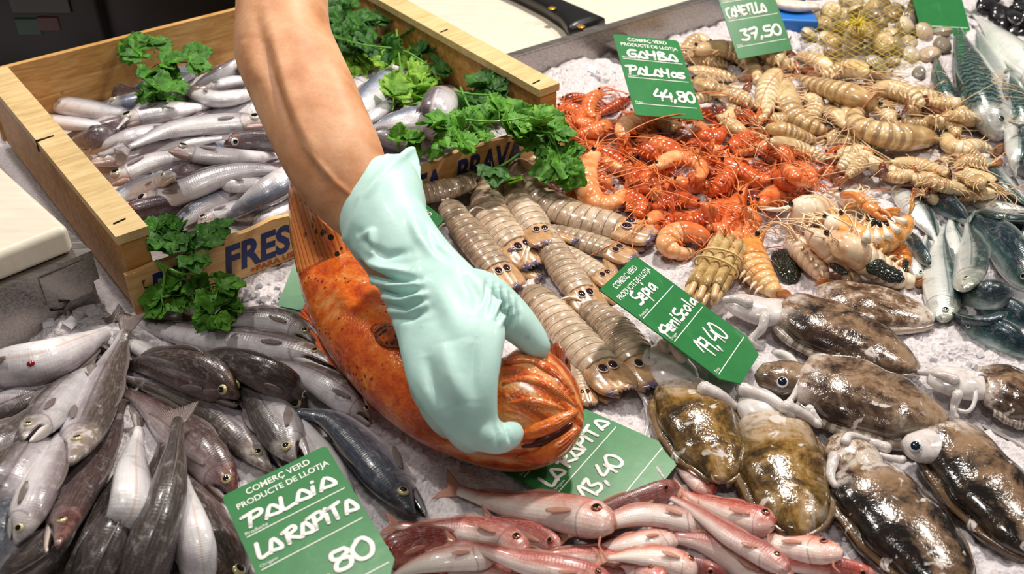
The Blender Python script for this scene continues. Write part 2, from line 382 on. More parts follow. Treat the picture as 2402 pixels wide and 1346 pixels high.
# ---------------------------------------------------------------- lettering
def text_mesh(txt, offset=0.0, space=1.0):
    c = bpy.data.curves.new('lettering', 'FONT'); c.body = txt; c.size = 1; c.offset = offset; c.space_character = space; c.resolution_u = 4; c.extrude = 0.0
    o = bpy.data.objects.new('lettering', c); COL.objects.link(o); dg = bpy.context.evaluated_depsgraph_get(); me = o.evaluated_get(dg).to_mesh()
    v = np.array([q.co[:] for q in me.vertices]); f = [list(p.vertices) for p in me.polygons]; o.evaluated_get(dg).to_mesh_clear()
    bpy.data.objects.remove(o); bpy.data.curves.remove(c); return v, f
def text_on(mb, txt, O, X, Y, N, w, h, lift=.0004, bold=0.0, shear=0.0, space=1.0):
    """letters fitted in w x h; O lower-left corner, X/Y unit directions, N outwards; a thin raised paint layer"""
    v, f = text_mesh(txt, bold, space); lo, hi = v.min(0), v.max(0); x = (v[:, 0]-lo[0])/(hi[0]-lo[0])*w; y = (v[:, 1]-lo[1])/(hi[1]-lo[1])*h
    x = x+shear*y; k = mb.addv(O+np.outer(x, X)+np.outer(y, Y)+N*lift)
    for q in f: mb.face([k+i for i in q])
BLUE = plain('blue_stencil_ink', '#1c2b66', .5); REDI = plain('red_stencil_ink', '#b4532e', .5)
def slat_s(px, py): return float(np.dot(ray_plane(px, py, crate_pt(0, -.0075, 0), E2)-CR_O, E1))
b = MB()
for txt, xa, xb in (('PEIX', 352, 496), ('FRESC', 524, 738), ('COSTA', 850, 1044), ('BRAVA', 1068, 1232)):
    s0, s1 = slat_s(xa, 700-(xa-280)*.352), slat_s(xb, 700-(xb-280)*.352)
    text_on(b, txt, crate_pt(s0, -.0075, .011), E1, EZ, -E2, s1-s0-.006, .032, bold=.035, shear=.16)
lt = b.build('lettering', BLUE, slat, smooth=False)
for z in (.026, .007): b = MB(); b.ball(crate_pt(.026, -.0075, z), [-E2, E1, EZ], (.0005, .0026, .0026)); b.build('ink_dot', BLUE, slat)
b = MB(); s0 = slat_s(588, 640); text_on(b, '+PARA US', crate_pt(s0, -.0075, .0035), E1, EZ, -E2, slat_s(690, 605)-s0, .0062, bold=.03); b.build('lettering', REDI, slat, smooth=False)

# ---------------------------------------------------------------- white boards, steel edges, machine
mB = Mat('white_cutting_board'); nb = mB.noise(mB.scale(mB.obj(), (1, 6, 1)), 25, 4, .6); sc = mB.step(mB.noise(mB.obj(), 14, 4, .7), .58, .8)
BOARD = mB.set(color=mB.mix(mB.mul(sc, .35), mB.ramp(nb, [(.3, C('#d8cfbf')), (.7, C('#e6ddcd'))]), C('#a89a84')), rough=.4, normal=mB.bump(nb, .15, .0006), sss=(.15, (1, .9, .8), .004))
mS = Mat('stainless_steel'); ns = mS.noise(mS.scale(mS.obj(), (4, 60, 60)), 8, 3, .6)
STEEL = mS.set(color=mS.ramp(ns, [(.3, C('#8d8784')), (.7, C('#b9b2ac'))]), rough=mS.ramp(ns, [(.3, .28), (.7, .42)]), metal=.9)
def prism(mb, base, up):
    """closed prism over polygon base (k,3) with extrusion up"""
    base = np.asarray(base, float); k = len(base); a = mb.addv(base); c = mb.addv(base+up)
    mb.face([a+i for i in range(k-1, -1, -1)]); mb.face([c+i for i in range(k)])
    for i in range(k): j = (i+1) % k; mb.face([a+i, a+j, c+j, c+i])
def bevel(o, w=.004, seg=3):
    q = o.modifiers.new('edge', 'BEVEL'); q.width = w; q.segments = seg; q.limit_method = 'ANGLE'; o.data.polygons.foreach_set('use_smooth', [True]*len(o.data.polygons))
    q = o.modifiers.new('wn', 'WEIGHTED_NORMAL')
# left: white board lying on a stainless box
zt = .098; zb = .07
Lb = [P(-260, 640, zt), P(-110, 652, zt), P(158, 528, zt), P(-18, 365, zt)]
v_ = unit(P(0, 386, zt)-P(160, 530, zt)); u_ = np.array([v_[1], -v_[0], 0]); c0 = P(160, 530, zt)
def lb(a, bb, z): q = c0-u_*a+v_*bb; return np.array([q[0], q[1], z])
b = MB(); prism(b, [lb(0, 0, zb), lb(0, .30, zb), lb(.36, .30, zb), lb(.36, 0, zb)][::-1], EZ*(zt-zb))
o = b.build('cutting_board', BOARD, origin=lb(.18, .15, zb)); bevel(o, .007, 4); tag(o, 'thick white cutting board on the steel box at the left edge', 'cutting board')
box = thing('steel_box', 'stainless steel box with a clip, under the white board left of the crate', 'box', lb(.18, .15, -.02))
b = MB(); b.box(lb(.37, -.004, -.03), u_*.376, v_*.31, EZ*.066); b.build('box_body', STEEL, box, smooth=False)
b = MB(); b.box(lb(.37, -.007, .038), u_*.381, v_*.316, EZ*.0315); b.build('box_lid', STEEL, box, smooth=False)
b = MB(); b.box(lb(.040, -.0095, .030), u_*.042, v_*.002, EZ*.034); bb = b.build('latch_plate', STEEL, box, smooth=False)
b = MB(); b.tube([lb(.040, -.010, .03), lb(.030, -.012, .027), lb(.022, -.010, .031), lb(.030, -.011, .035)], .0012); b.build('latch_ring', STEELD, box)
# back: the steel side wall of the ice tray and the preparation boards beyond it
A0 = P(1190, 208, .0); A1 = P(1720, 42, .0); ud = unit(A1-A0); vd = np.array([-ud[1], ud[0], 0]); Wt = .085
q0 = ray_plane(1215, 132, A0, vd); q1 = ray_plane(1690, -20, A0, vd)
tray = thing('tray_wall', 'stainless steel side wall of the ice tray behind the prawns', 'tray wall', A0)
b = MB(); G0 = A0-ud*.015; Lw = .95
b.box(G0+EZ*-.02, ud*Lw, vd*.003, EZ*(q0[2]+.02)); b.build('wall_sheet', STEEL, tray, smooth=False)
b = MB(); b.box(G0+EZ*(q0[2]-.001), ud*Lw, vd*.012, EZ*.003); b.build('folded_rim', STEEL, tray, smooth=False)
b = MB(); a = P(1293, 170, 0); k = ray_plane(1240, 168, A0-vd*.001, vd); k2 = ray_plane(1272, 203, A0-vd*.001, vd)
b.tube([k, k2], .0012); b.build('seam', STEELD, tray)
zc = q0[2]-.035
def bd(a, d, z): return np.array([*(A0+ud*a+vd*(.014+d))[:2], z])
b = MB(); prism(b, [bd(-.05, .0, zc-.03), bd(1.0, .0, zc-.03), bd(1.0, .5, zc-.03), bd(-.05, .5, zc-.03)], EZ*.03)
o = b.build('cutting_board', BOARD, origin=bd(.4, .2, zc-.03)); bevel(o, .004); tag(o, 'wide white preparation board under the knife, behind the steel tray wall', 'cutting board')
b = MB(); zk = zc+.001
kx = [P(1178, -40, zc), P(1178, -40, zc)]
p0 = ray_plane(1095, 60, np.array([0, 0, zc-.02]), EZ)
b = MB(); f0 = P(1090, 40, zc-.03); 
b.box(bd(-.30, .03, zc-.06), ud*.245, vd*.5, EZ*.03); o = b.build('cutting_board', BOARD, origin=bd(-.24, .2, zc-.06)); bevel(o, .004)
tag(o, 'white board between the crate and the wide knife board', 'cutting board')
# knife
HND = plain('black_handle', '#17181a', .35); BRASS = plain('brass_rivet', '#d99a2e', .3, metal=.6)
zk = zc+.016; k0, k1 = P(1175, -45, zk), P(1392, 62, zk); kd = unit(k1-k0); ks = np.array([-kd[1], kd[0], 0.0])
knife = thing('knife', 'black handled knife with two brass rivets lying on the white board', 'knife', (k0+k1)/2-EZ*.016)
L = np.linalg.norm(k1-k0); mm = MM(1320, 40, zk); t = np.linspace(0, 1, 16)
cen = k0+kd*(t*L)[:, None]
b = MB(); T, D, S = frames(cen, np.broadcast_to(ks, cen.shape)); wv = mm*prof(t, [(0, 34), (.3, 27), (.6, 27), (.85, 33), (1, 36)])
b.sweep(cen, D, S, wv, hv=wv*prof(t, [(0, 1), (.55, 1), (.8, 1.25), (1, 2.0)]), w=.011, seg=16, exp=.6); b.build('handle', HND, knife)
for px_, py_ in ((1296, 17), (1364, 60)):
    c = P(px_-1, py_+2, zk+.011); b = MB(); b.ball(c, [EZ, kd, ks], (.0012, mm*9.5, mm*9.5)); b.build('rivet', BRASS, knife)
b = MB(); e0 = k1+kd*.001
bl = [e0+ks*mm*30, e0-ks*mm*34, e0+kd*mm*25-ks*mm*40, e0+kd*mm*230-ks*mm*45, e0+kd*mm*330+ks*mm*5, e0+kd*mm*200+ks*mm*26]
prism(b, [q-EZ*.0012 for q in bl][::-1], EZ*.0024); b.build('blade', STEEL, knife, smooth=False)
# dark weighing machine behind the crate
DARK = plain('dark_machine_case', '#2a2a2b', .45, metal=.5); DARK2 = plain('dark_steel_panel', '#3a393a', .35, metal=.8); BLK = plain('gap_shade_black', '#0c0c0c', .6)
mach = thing('weighing_scale', 'dark grey weighing machine with a dim display behind the crate', 'scale', P(85, 160, .0)+np.array([0, .1, 0]))
yb = 1.30
def vert(px, py): return ray_plane(px, py, np.array([0, yb, 0]), np.array([0, 1.0, 0]))
def panel(x0, y0, x1, y1, dy, nm, mt, th=.05, par=mach):
    a, c = vert(x0, y1), vert(x1, y0); bb = MB(); bb.box([a[0], yb+dy, a[2]], [c[0]-a[0], 0, 0], [0, th, 0], [0, 0, c[2]-a[2]]); o_ = bb.build(nm, mt, par, smooth=False); bevel(o_, .004); return o_
panel(-60, -200, 172, 300, 0, 'case', DARK)
mD = Mat('display_glass'); nd = mD.noise(mD.obj(), 60, 2); DISP = mD.set(color=C('#0b0d0c'), rough=.2)
panel(30, -80, 142, 30, -.003, 'display', DISP, .004)
panel(44, 42, 90, 82, -.002, 'button', plain('dim_green_key', '#12332a', .4), .004); panel(94, 38, 136, 72, -.002, 'button', plain('dim_red_key', '#3a1512', .4), .004)
case2 = thing('machine_cabinet', 'dark steel cabinet front beside the weighing machine, behind the crate', 'cabinet', vert(370, 120))
panel(192, -200, 560, 300, .02, 'door', DARK2, par=case2); panel(174, -200, 191, 300, .03, 'gap_shade_strip', BLK, par=case2)  # narrow black panel paints the shade in the gap beside the scale
# ---------------------------------------------------------------- fish
def fish_mat(name, belly, flank, back, head=None, pos=(.3, .55, .8), line=None, spots=None, rough=.27, metal=0.0, sc=(70, 26), stripes=None, var=.14, gill='#6a3a3a', mouth=None, hl=.19, sheen=.14):
    m = Mat(name); u, v, _ = m.sep(m.uv()); d = m.math('MULTIPLY_ADD', m.math('COSINE', m.mul(v, 2*math.pi)), .5, .5)
    nz = m.noise(m.obj(), 45, 3, .6); q = m.add(d, m.mul(m.math('SUBTRACT', nz, .5), .28))
    c = m.ramp(q, [(pos[0], C(belly)), (pos[1], C(flank)), (pos[2], C(back))])
    stq = m.noise(m.comb(m.mul(u, 16), m.mul(v, 60)), 1, 4, .65); c = m.mix(m.mul(m.step(stq, .45, .75), sheen), c, C('#f0ecee'), 'SCREEN'); mot = m.noise(m.obj(), 75, 5, .7); c = m.mix(m.mul(m.step(mot, .5, .7), .32), c, C(back)); c = m.mix(m.mul(m.step(mot, .46, .3), .22), c, C('#f4f0f2'), 'SCREEN')
    scl = m.voro(m.comb(m.mul(u, sc[0]), m.mul(v, sc[1])), 1, rnd=.25); c = m.mix(m.mul(m.step(scl, .55, .2), .10), c, (1, 1, 1, 1), 'SOFT_LIGHT')
    if stripes:                                # wavy bars on the back (mackerel)
        wv = m.wave(m.comb(m.add(m.mul(u, 1), m.mul(v, .12)), m.mul(v, 1.0)), 9.5, 5.5, 2.2); c = m.mix(m.mul(m.mul(m.step(wv, .42, .6), m.step(q, .52, .62)), .85), c, C(stripes))
    if spots:
        sp = m.voro(m.scale(m.obj(), (1, 1, 1)), spots[1]); c = m.mix(m.mul(m.step(sp, spots[2], spots[2]*.6), spots[3]), c, C(spots[0]))
    if line:
        ln = m.math('ABSOLUTE', m.math('SUBTRACT', d, line[1])); c = m.mix(m.mul(m.mul(m.step(ln, .045, .01), m.step(u, .2, .25)), .55), c, C(line[0]))
    if head:
        hm = m.step(m.add(u, m.mul(m.math('SUBTRACT', nz, .5), .05)), hl+.02, hl-.05); hn = m.noise(m.obj(), 110, 3, .65)
        hc = m.mix(m.step(hn, .45, .62), C(head[0]), C(head[1])); c = m.mix(m.mul(hm, m.add(.35, m.mul(d, .5))), c, hc)
    g = m.mul(m.step(m.math('ABSOLUTE', m.math('SUBTRACT', m.add(u, m.mul(m.math('POWER', m.math('SUBTRACT', d, .45), 2), .16)), hl+.012)), .010, .003), m.step(d, .88, .7)); c = m.mix(m.mul(g, .42), c, C(gill))
    if mouth and len(mouth) > 3:               # roof of the open mouth
        c = m.mix(m.mul(m.step(d, .3, .2), m.step(u, .15, .12)), c, C(mouth[3]))
    if mouth:                                  # mouth line from the snout back under the eye
        ml = m.mul(m.step(m.math('ABSOLUTE', m.math('SUBTRACT', d, m.add(mouth[1], m.mul(u, -1.1)))), .05, .02), m.step(u, mouth[2], mouth[2]-.03)); c = m.mix(m.mul(ml, .8), c, C(mouth[0]))
    c = m.hsv(c, .5, m.add(.85, m.mul(m.rnd(), .3)), m.add(1-var, m.mul(m.rnd(), 2*var)))
    bl = m.step(m.noise(m.obj(), 26, 4, .65), .56, .74); c = m.mix(m.mul(bl, .22), c, C(back))
    h = m.add(m.add(m.mul(scl, .5), m.mul(stq, .5)), m.mul(nz, 2.0))
    return m.set(color=c, rough=rough, metal=metal, spec=.6, coat=.45, normal=m.bump(h, .3, .0012), coatrough=.1)
def fin_mat(name, a, b, alpha=.8, n=26):
    m = Mat(name); u, v, _ = m.sep(m.uv()); r = m.math('MULTIPLY_ADD', m.math('SINE', m.mul(v, n*6.283)), .5, .5); nz = m.noise(m.obj(), 80, 2)
    c = m.mix(m.step(m.add(m.mul(r, .5), m.mul(nz, .6)), .3, .8), C(a), C(b))
    return m.set(color=c, rough=.3, coat=.3, alpha=alpha, normal=m.bump(r, .4, .0008))
def jaw_mat(name, outer, lip, inner):
    m = Mat(name); u, v, _ = m.sep(m.uv()); d = m.math('MULTIPLY_ADD', m.math('COSINE', m.mul(v, 2*math.pi)), .5, .5); nz = m.noise(m.obj(), 120, 3, .6)
    c = m.ramp(m.add(d, m.mul(m.math('SUBTRACT', nz, .5), .15)), [(.2, C(outer)), (.55, C(lip)), (.72, C(lip)), (.8, C(inner))])
    return m.set(color=c, rough=.2, coat=.5, normal=m.bump(nz, .3, .001))
PUPIL = Mat('pupil_black').set(color=C('#07080b'), rough=.05, coat=.6)
def iris(name, c): return plain(name, c, .15, metal=.3, coat=.6)
HK_S = [(0, .12), (.02, .24), (.06, .43), (.12, .66), (.2, .88), (.3, 1), (.45, 1), (.62, .86), (.78, .6), (.9, .36), (1, .26)]
BW_S = [(0, .2), (.02, .42), (.06, .66), (.12, .85), (.2, .97), (.32, 1), (.5, .97), (.7, .76), (.85, .48), (.95, .28), (1, .22)]
MU_S = [(0, .22), (.015, .45), (.05, .72), (.1, .9), (.18, 1), (.3, .98), (.5, .86), (.7, .58), (.85, .37), (.95, .28), (1, .28)]
SA_S = [(0, .15), (.02, .36), (.06, .58), (.12, .78), (.22, .95), (.38, 1), (.55, .9), (.75, .55), (.9, .25), (1, .17)]
SPEC = {}
def species(key, **k): SPEC[key] = k
species('hake', prof=HK_S, ratio=.72, wr=.9, eye=(.11, .34, .22), jaw=True, name='hake', cat='fish',
        mat=fish_mat('hake_skin', '#c6c1c6', '#8f868c', '#4a403c', head=('#8d8078', '#d5cdc9'), mouth=('#1c1716', .40, .13, '#2a1c1c'), line=('#4a3f3a', .62)),
        fin=fin_mat('hake_fin', '#5a4e4b', '#a89894', .7), iris=iris('hake_iris', '#d6c894'), fork=.25, tail=.9)
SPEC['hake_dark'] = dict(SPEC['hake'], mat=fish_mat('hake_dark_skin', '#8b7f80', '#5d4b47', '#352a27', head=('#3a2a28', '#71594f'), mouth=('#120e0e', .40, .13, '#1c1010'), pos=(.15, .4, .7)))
SPEC['hake_red'] = dict(SPEC['hake'], mat=fish_mat('hake_red_skin', '#b9a9ab', '#7f6a6c', '#4a3634', head=('#5a2a28', '#8a5a50'), mouth=('#120e0e', .40, .13, '#1c1010'), pos=(.25, .5, .8)))
SPEC['hake_white'] = dict(SPEC['hake'], mat=fish_mat('hake_white_skin', '#dedbde', '#c6c0c5', '#807679', head=('#cfc6c4', '#efe9e6'), mouth=('#3a2f2d', .40, .13, '#33201f'), pos=(.3, .6, .9), line=('#c9a79a', .3)))
SPEC['hake_blue'] = dict(SPEC['hake'], mat=fish_mat('hake_blue_skin', '#e3dfe4', '#8e929e', '#3f4654', head=('#262329', '#55525c'), mouth=('#0c0a0c', .40, .13, '#120c0e'), pos=(.2, .42, .62)))
species('whiting', prof=BW_S, ratio=.7, wr=.9, eye=(.105, .2, .42), jaw=True, name='blue_whiting', cat='fish',
        mat=fish_mat('whiting_skin', '#e6e2e6', '#c3bdc6', '#6d5f66', head=('#c9a59a', '#e6dad4'), pos=(.3, .6, .8), metal=.1, mouth=('#8a4a48', .34, .09), line=('#e9e4e6', .72)),
        fin=fin_mat('whiting_fin', '#857579', '#c0b2b6', .7), iris=iris('whiting_iris', '#e6e2d2'), fork=.25, tail=.8)
SPEC['whiting_dark'] = dict(SPEC['whiting'], mat=fish_mat('whiting_dark_skin', '#8d8088', '#6b5a60', '#52424a', head=('#6a3030', '#86504a'), pos=(.25, .5, .8)))
SPEC['whiting_blue'] = dict(SPEC['whiting'], mat=fish_mat('whiting_blue_skin', '#eeebee', '#b9bcc9', '#6d7486', head=('#b5a9a8', '#dcd6d4'), pos=(.35, .58, .8), metal=.15))
species('mullet', prof=MU_S, ratio=.68, wr=.85, eye=(.12, .42, .27), jaw=False, name='red_mullet', cat='fish',
        mat=fish_mat('mullet_skin', '#e8cdc4', '#c9786a', '#a23c30', head=('#b5544a', '#dba598'), pos=(.28, .52, .78), gill='#8a3a34', mouth=('#8a3a34', .2, .05), sheen=.35, sc=(46, 18)),
        fin=fin_mat('mullet_fin', '#c9705a', '#e8b8a0', .65), iris=iris('mullet_iris', '#a85a44'), fork=.5, tail=1.0, barbel=True)
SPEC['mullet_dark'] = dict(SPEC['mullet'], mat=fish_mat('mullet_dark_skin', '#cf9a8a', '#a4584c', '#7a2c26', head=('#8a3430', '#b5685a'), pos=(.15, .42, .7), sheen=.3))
SPEC['mullet_pale'] = dict(SPEC['mullet'], mat=fish_mat('mullet_pale_skin', '#ecd9d0', '#d8a292', '#b04a3c', head=('#c78a80', '#ead0c6'), pos=(.35, .66, .92), sheen=.3))
species('sardine', prof=SA_S, ratio=.55, wr=.9, eye=(.08, .15, .2), jaw=False, name='sardine', cat='fish',
        mat=fish_mat('sardine_skin', '#eef0ec', '#bfc9c6', '#2e4a4a', head=('#a9b0a4', '#d8d8c4'), pos=(.42, .66, .8), metal=.35, rough=.22, line=('#3d5a5c', .66), mouth=('#8a7a4a', .3, .05)),
        fin=fin_mat('sardine_fin', '#4a5654', '#93a09c', .85), iris=iris('sardine_iris', '#cfd2c6'), fork=.55, tail=.8)
SPEC['sardine_dark'] = dict(SPEC['sardine'], mat=fish_mat('sardine_dark_skin', '#a9bab8', '#3f6264', '#16303a', head=('#33474a', '#6e8078'), pos=(.16, .36, .62), metal=.3, rough=.22))
species('mackerel', prof=[(0, .15), (.03, .4), (.08, .64), (.15, .84), (.28, 1), (.45, .98), (.65, .74), (.82, .4), (.93, .17), (1, .12)], ratio=.75, wr=.9, eye=(.1, .2, .13), jaw=False, name='mackerel', cat='fish',
        mat=fish_mat('mackerel_skin', '#f1efee', '#c9cfcc', '#4d6e66', head=('#cfd2cc', '#efece8'), pos=(.38, .55, .64), metal=.2, rough=.25, stripes='#152a30', mouth=('#3a4444', .3, .1)),
        fin=fin_mat('mackerel_fin', '#55605e', '#97a29e', .85), iris=iris('mackerel_iris', '#55605a'), fork=.6, tail=.9)
SPEC['mackerel_plain'] = dict(SPEC['mackerel'], mat=fish_mat('mackerel_plain_skin', '#e9ebe6', '#c2cac4', '#93a09a', head=('#cfd2cc', '#efece8'), pos=(.3, .6, .9), metal=.25, rough=.25))

JM = {'hake': jaw_mat('hake_jaw', '#a39a98', '#e2dcda', '#2a1a1a'), 'hake_dark': jaw_mat('hake_dark_jaw', '#4a3a36', '#8a7c76', '#140c0c'), 'hake_red': jaw_mat('hake_red_jaw', '#6a4a46', '#c9bab4', '#1a0e0e'), 'hake_white': jaw_mat('hake_white_jaw', '#d9d2d0', '#f2eeec', '#3a2422'),
      'hake_blue': jaw_mat('hake_blue_jaw', '#2c2a30', '#8a8890', '#100c0e'), 'whiting': jaw_mat('whiting_jaw', '#c9aaa4', '#dcc3bb', '#6a3a38'), 'whiting_dark': jaw_mat('whiting_dark_jaw', '#6a3a3a', '#8a5450', '#3a1c1c'), 'whiting_blue': jaw_mat('whiting_blue_jaw', '#cfc4c2', '#e2d8d4', '#5a3a3a')}
for k_ in JM: SPEC[k_] = dict(SPEC[k_], jm=JM[k_])
def fish(key, pix, half, side=1, tilt=0.0, label=None, group=None, soft=.35, lift=0.0, tail=True, head=True, pect=True, open_=.0, stiff=2, zmax=None, dors=True, eye_k=1.0):
    sp = SPEC[key]; n = 26; pf = lambda t: prof(t, sp['prof'])
    X, R, kh = lay(pix, half, sp['ratio'], tilt, n, pf, soft, lift, stiff, zmax=zmax); T, D, S, N = axes(X, side, tilt); Sh = np.cross(T, D)
    Rm = R.mean(); h = R*prof(np.linspace(0, 1, n), sp['prof'])/max(kh, .5); wd = h*sp['ratio']; L = float(np.linalg.norm(np.diff(X, axis=0), axis=1).sum())
    F = np.where(((Sh*N).sum(-1) >= 0)[:, None], Sh, -Sh)               # flank that is seen
    root = thing(sp['name'], label, sp['cat'], (*X[n//2][:2], max(0, X[n//2][2]-wd[n//2])), group); rg = rng_of(key, pix)
    t = np.linspace(0, 1, n); b = MB(); hd = h.copy(); hv = h.copy()
    if sp['jaw'] and head: hv = h*prof(t, [(0, .35), (.1, .62), (.17, .95), (.25, 1), (1, 1)])
    b.sweep(X, D, Sh, hd, hv, wd*sp['wr']*1.05, seg=18); b.build('body', sp['mat'], root)
    def at(u): 
        i = u*(n-1); k = int(min(n-2, max(0, i))); f = i-k; g = lambda A: A[k]*(1-f)+A[k+1]*f
        return g(X), unit(g(T)), unit(g(D)), unit(g(F)), float(g(h)), float(g(wd))
    if head:
        ue, de, re = sp['eye']; flanks = (1, -1) if abs(tilt) > 45 else (1,)
        for q in flanks:
            c, T1, D1, F1, h1, w1 = at(ue); r = h.max()*re*eye_k; th = math.asin(min(.9, de)); c = c+D1*h1*math.sin(th)+F1*q*w1*sp['wr']*math.cos(th)*.98
            pole = unit(F1*q*math.cos(th)+D1*math.sin(th)*.6); a2 = unit(T1-pole*np.dot(T1, pole)); bb = MB(); bb.ball(c, [pole, a2, np.cross(pole, a2)], (r*.5, r, r), 8, 16, split=.64); bb.build('eye', [sp['iris'], PUPIL], root)
        if sp['jaw']:                           # lower jaw, parted a little from the head
            c0, T0, D0, F0, h0, w0 = at(.17); c1, T1, D1, F1, h1, w1 = at(.0); k = 9; s_ = np.linspace(0, 1, k); a = c0-D0*h0*.55; e = c1-T1*h.max()*.10-D1*h.max()*(.20+open_-(.13 if sp['name'] == 'blue_whiting' else 0))
            J = a+(e-a)*s_[:, None]-np.outer(np.sin(s_*math.pi)*h.max()*.05, D0); Tj, Dj, Sj = frames(J, D0); jr = h.max()*prof(s_, [(0, .36), (.3, .30), (.7, .2), (.93, .15), (1, .06)])
            b = MB(); b.sweep(J, Dj, Sj, jr, jr, jr*.95*w0/h0*1.35, seg=10, u0=.16, u1=.02); b.build('lower_jaw', sp['jm'], root)
        if pect:
            c, T1, D1, F1, h1, w1 = at(.24); m_ = 7; Lf = h.max()*1.5; G = []
            ang = rg.uniform(-.25, .2); dr = unit(T1*math.cos(ang)-D1*math.sin(ang+.25)); up = np.cross(F1, dr)
            for i, s_ in enumerate(np.linspace(0, 1, m_)):
                wv = h.max()*(.06+.10*math.sin(min(1, s_*1.15)*math.pi*.72)**.8)*(1-.55*max(0, s_-.7)/.3)
                cc = c-D1*h1*.12+F1*w1*(.99+.10*s_)+dr*Lf*s_*.8
                G.append([cc+up*wv*q+F1*(.1*wv*(1-q*q)) for q in np.linspace(-1, 1, 5)])
            b = MB(); b.sheet(np.array(G), .0007); b.build('pectoral_fin', sp['fin'], root)
    if dors:
        G = []
        for u in np.linspace(.36, .88, 14):
            c, T1, D1, F1, h1, w1 = at(u); q = (u-.36)/.52; e = h.max()*.17*(abs(math.sin(q*math.pi*2.02))**.5)*(1-.3*q)+.0003
            G.append([c+D1*h1*.93, c+D1*(h1+e*.6)+T1*e*.4, c+D1*(h1+e)+T1*e*.9])
        b = MB(); b.sheet(np.array(G), .0008); b.build('dorsal_fin', sp['fin'], root)
    if tail:
        c, T1, D1, F1, h1, w1 = at(1.0); Lc = h.max()*1.25*sp['tail']; G = []; D1 = unit(D1*.45+np.cross(T1, D1)*.9) if tilt > 45 else D1; bend = rg.uniform(-.25, .25)
        for q in np.linspace(-1, 1, 11):
            ln = Lc*(1-sp['fork']*(1-abs(q)**1.2)); ang = q*.52; row = []
            for s_ in np.linspace(0, 1, 6): row.append(c-T1*h1*.4+D1*(h1*q*.85+math.sin(ang)*ln*s_)+T1*math.cos(ang)*ln*s_+F1*(bend*ln*s_*s_*.6+.03*Lc*math.sin(q*9)*s_))
            G.append(row)
        b = MB(); b.sheet(np.array(G).transpose(1, 0, 2), .0009); b.build('tail_fin', sp['fin'], root)
    if label and 'blood spot' in label:
        c = surf(72, 853, .0004); b = MB(); b.ball(c, [F[12], T[12], D[12]], (.0012, .0032, .0026), 6, 12); b.build('blood_spot', plain('blood_red', '#8a1018', .2, coat=.6), root)
    if sp.get('barbel') and head and tilt < 60:
        c, T1, D1, F1, h1, w1 = at(.04); b = MB(); dr = unit(-T1*rg.uniform(.2, .9)-D1+F1*.3); b.tube([c-D1*h1*.9, c-D1*h1*1.1+dr*h1*.8, c-D1*h1+dr*h1*1.9-T1*h1*.5], [.0011, .0009, .0004], 5); b.build('barbel', sp['fin'], root)
    return root
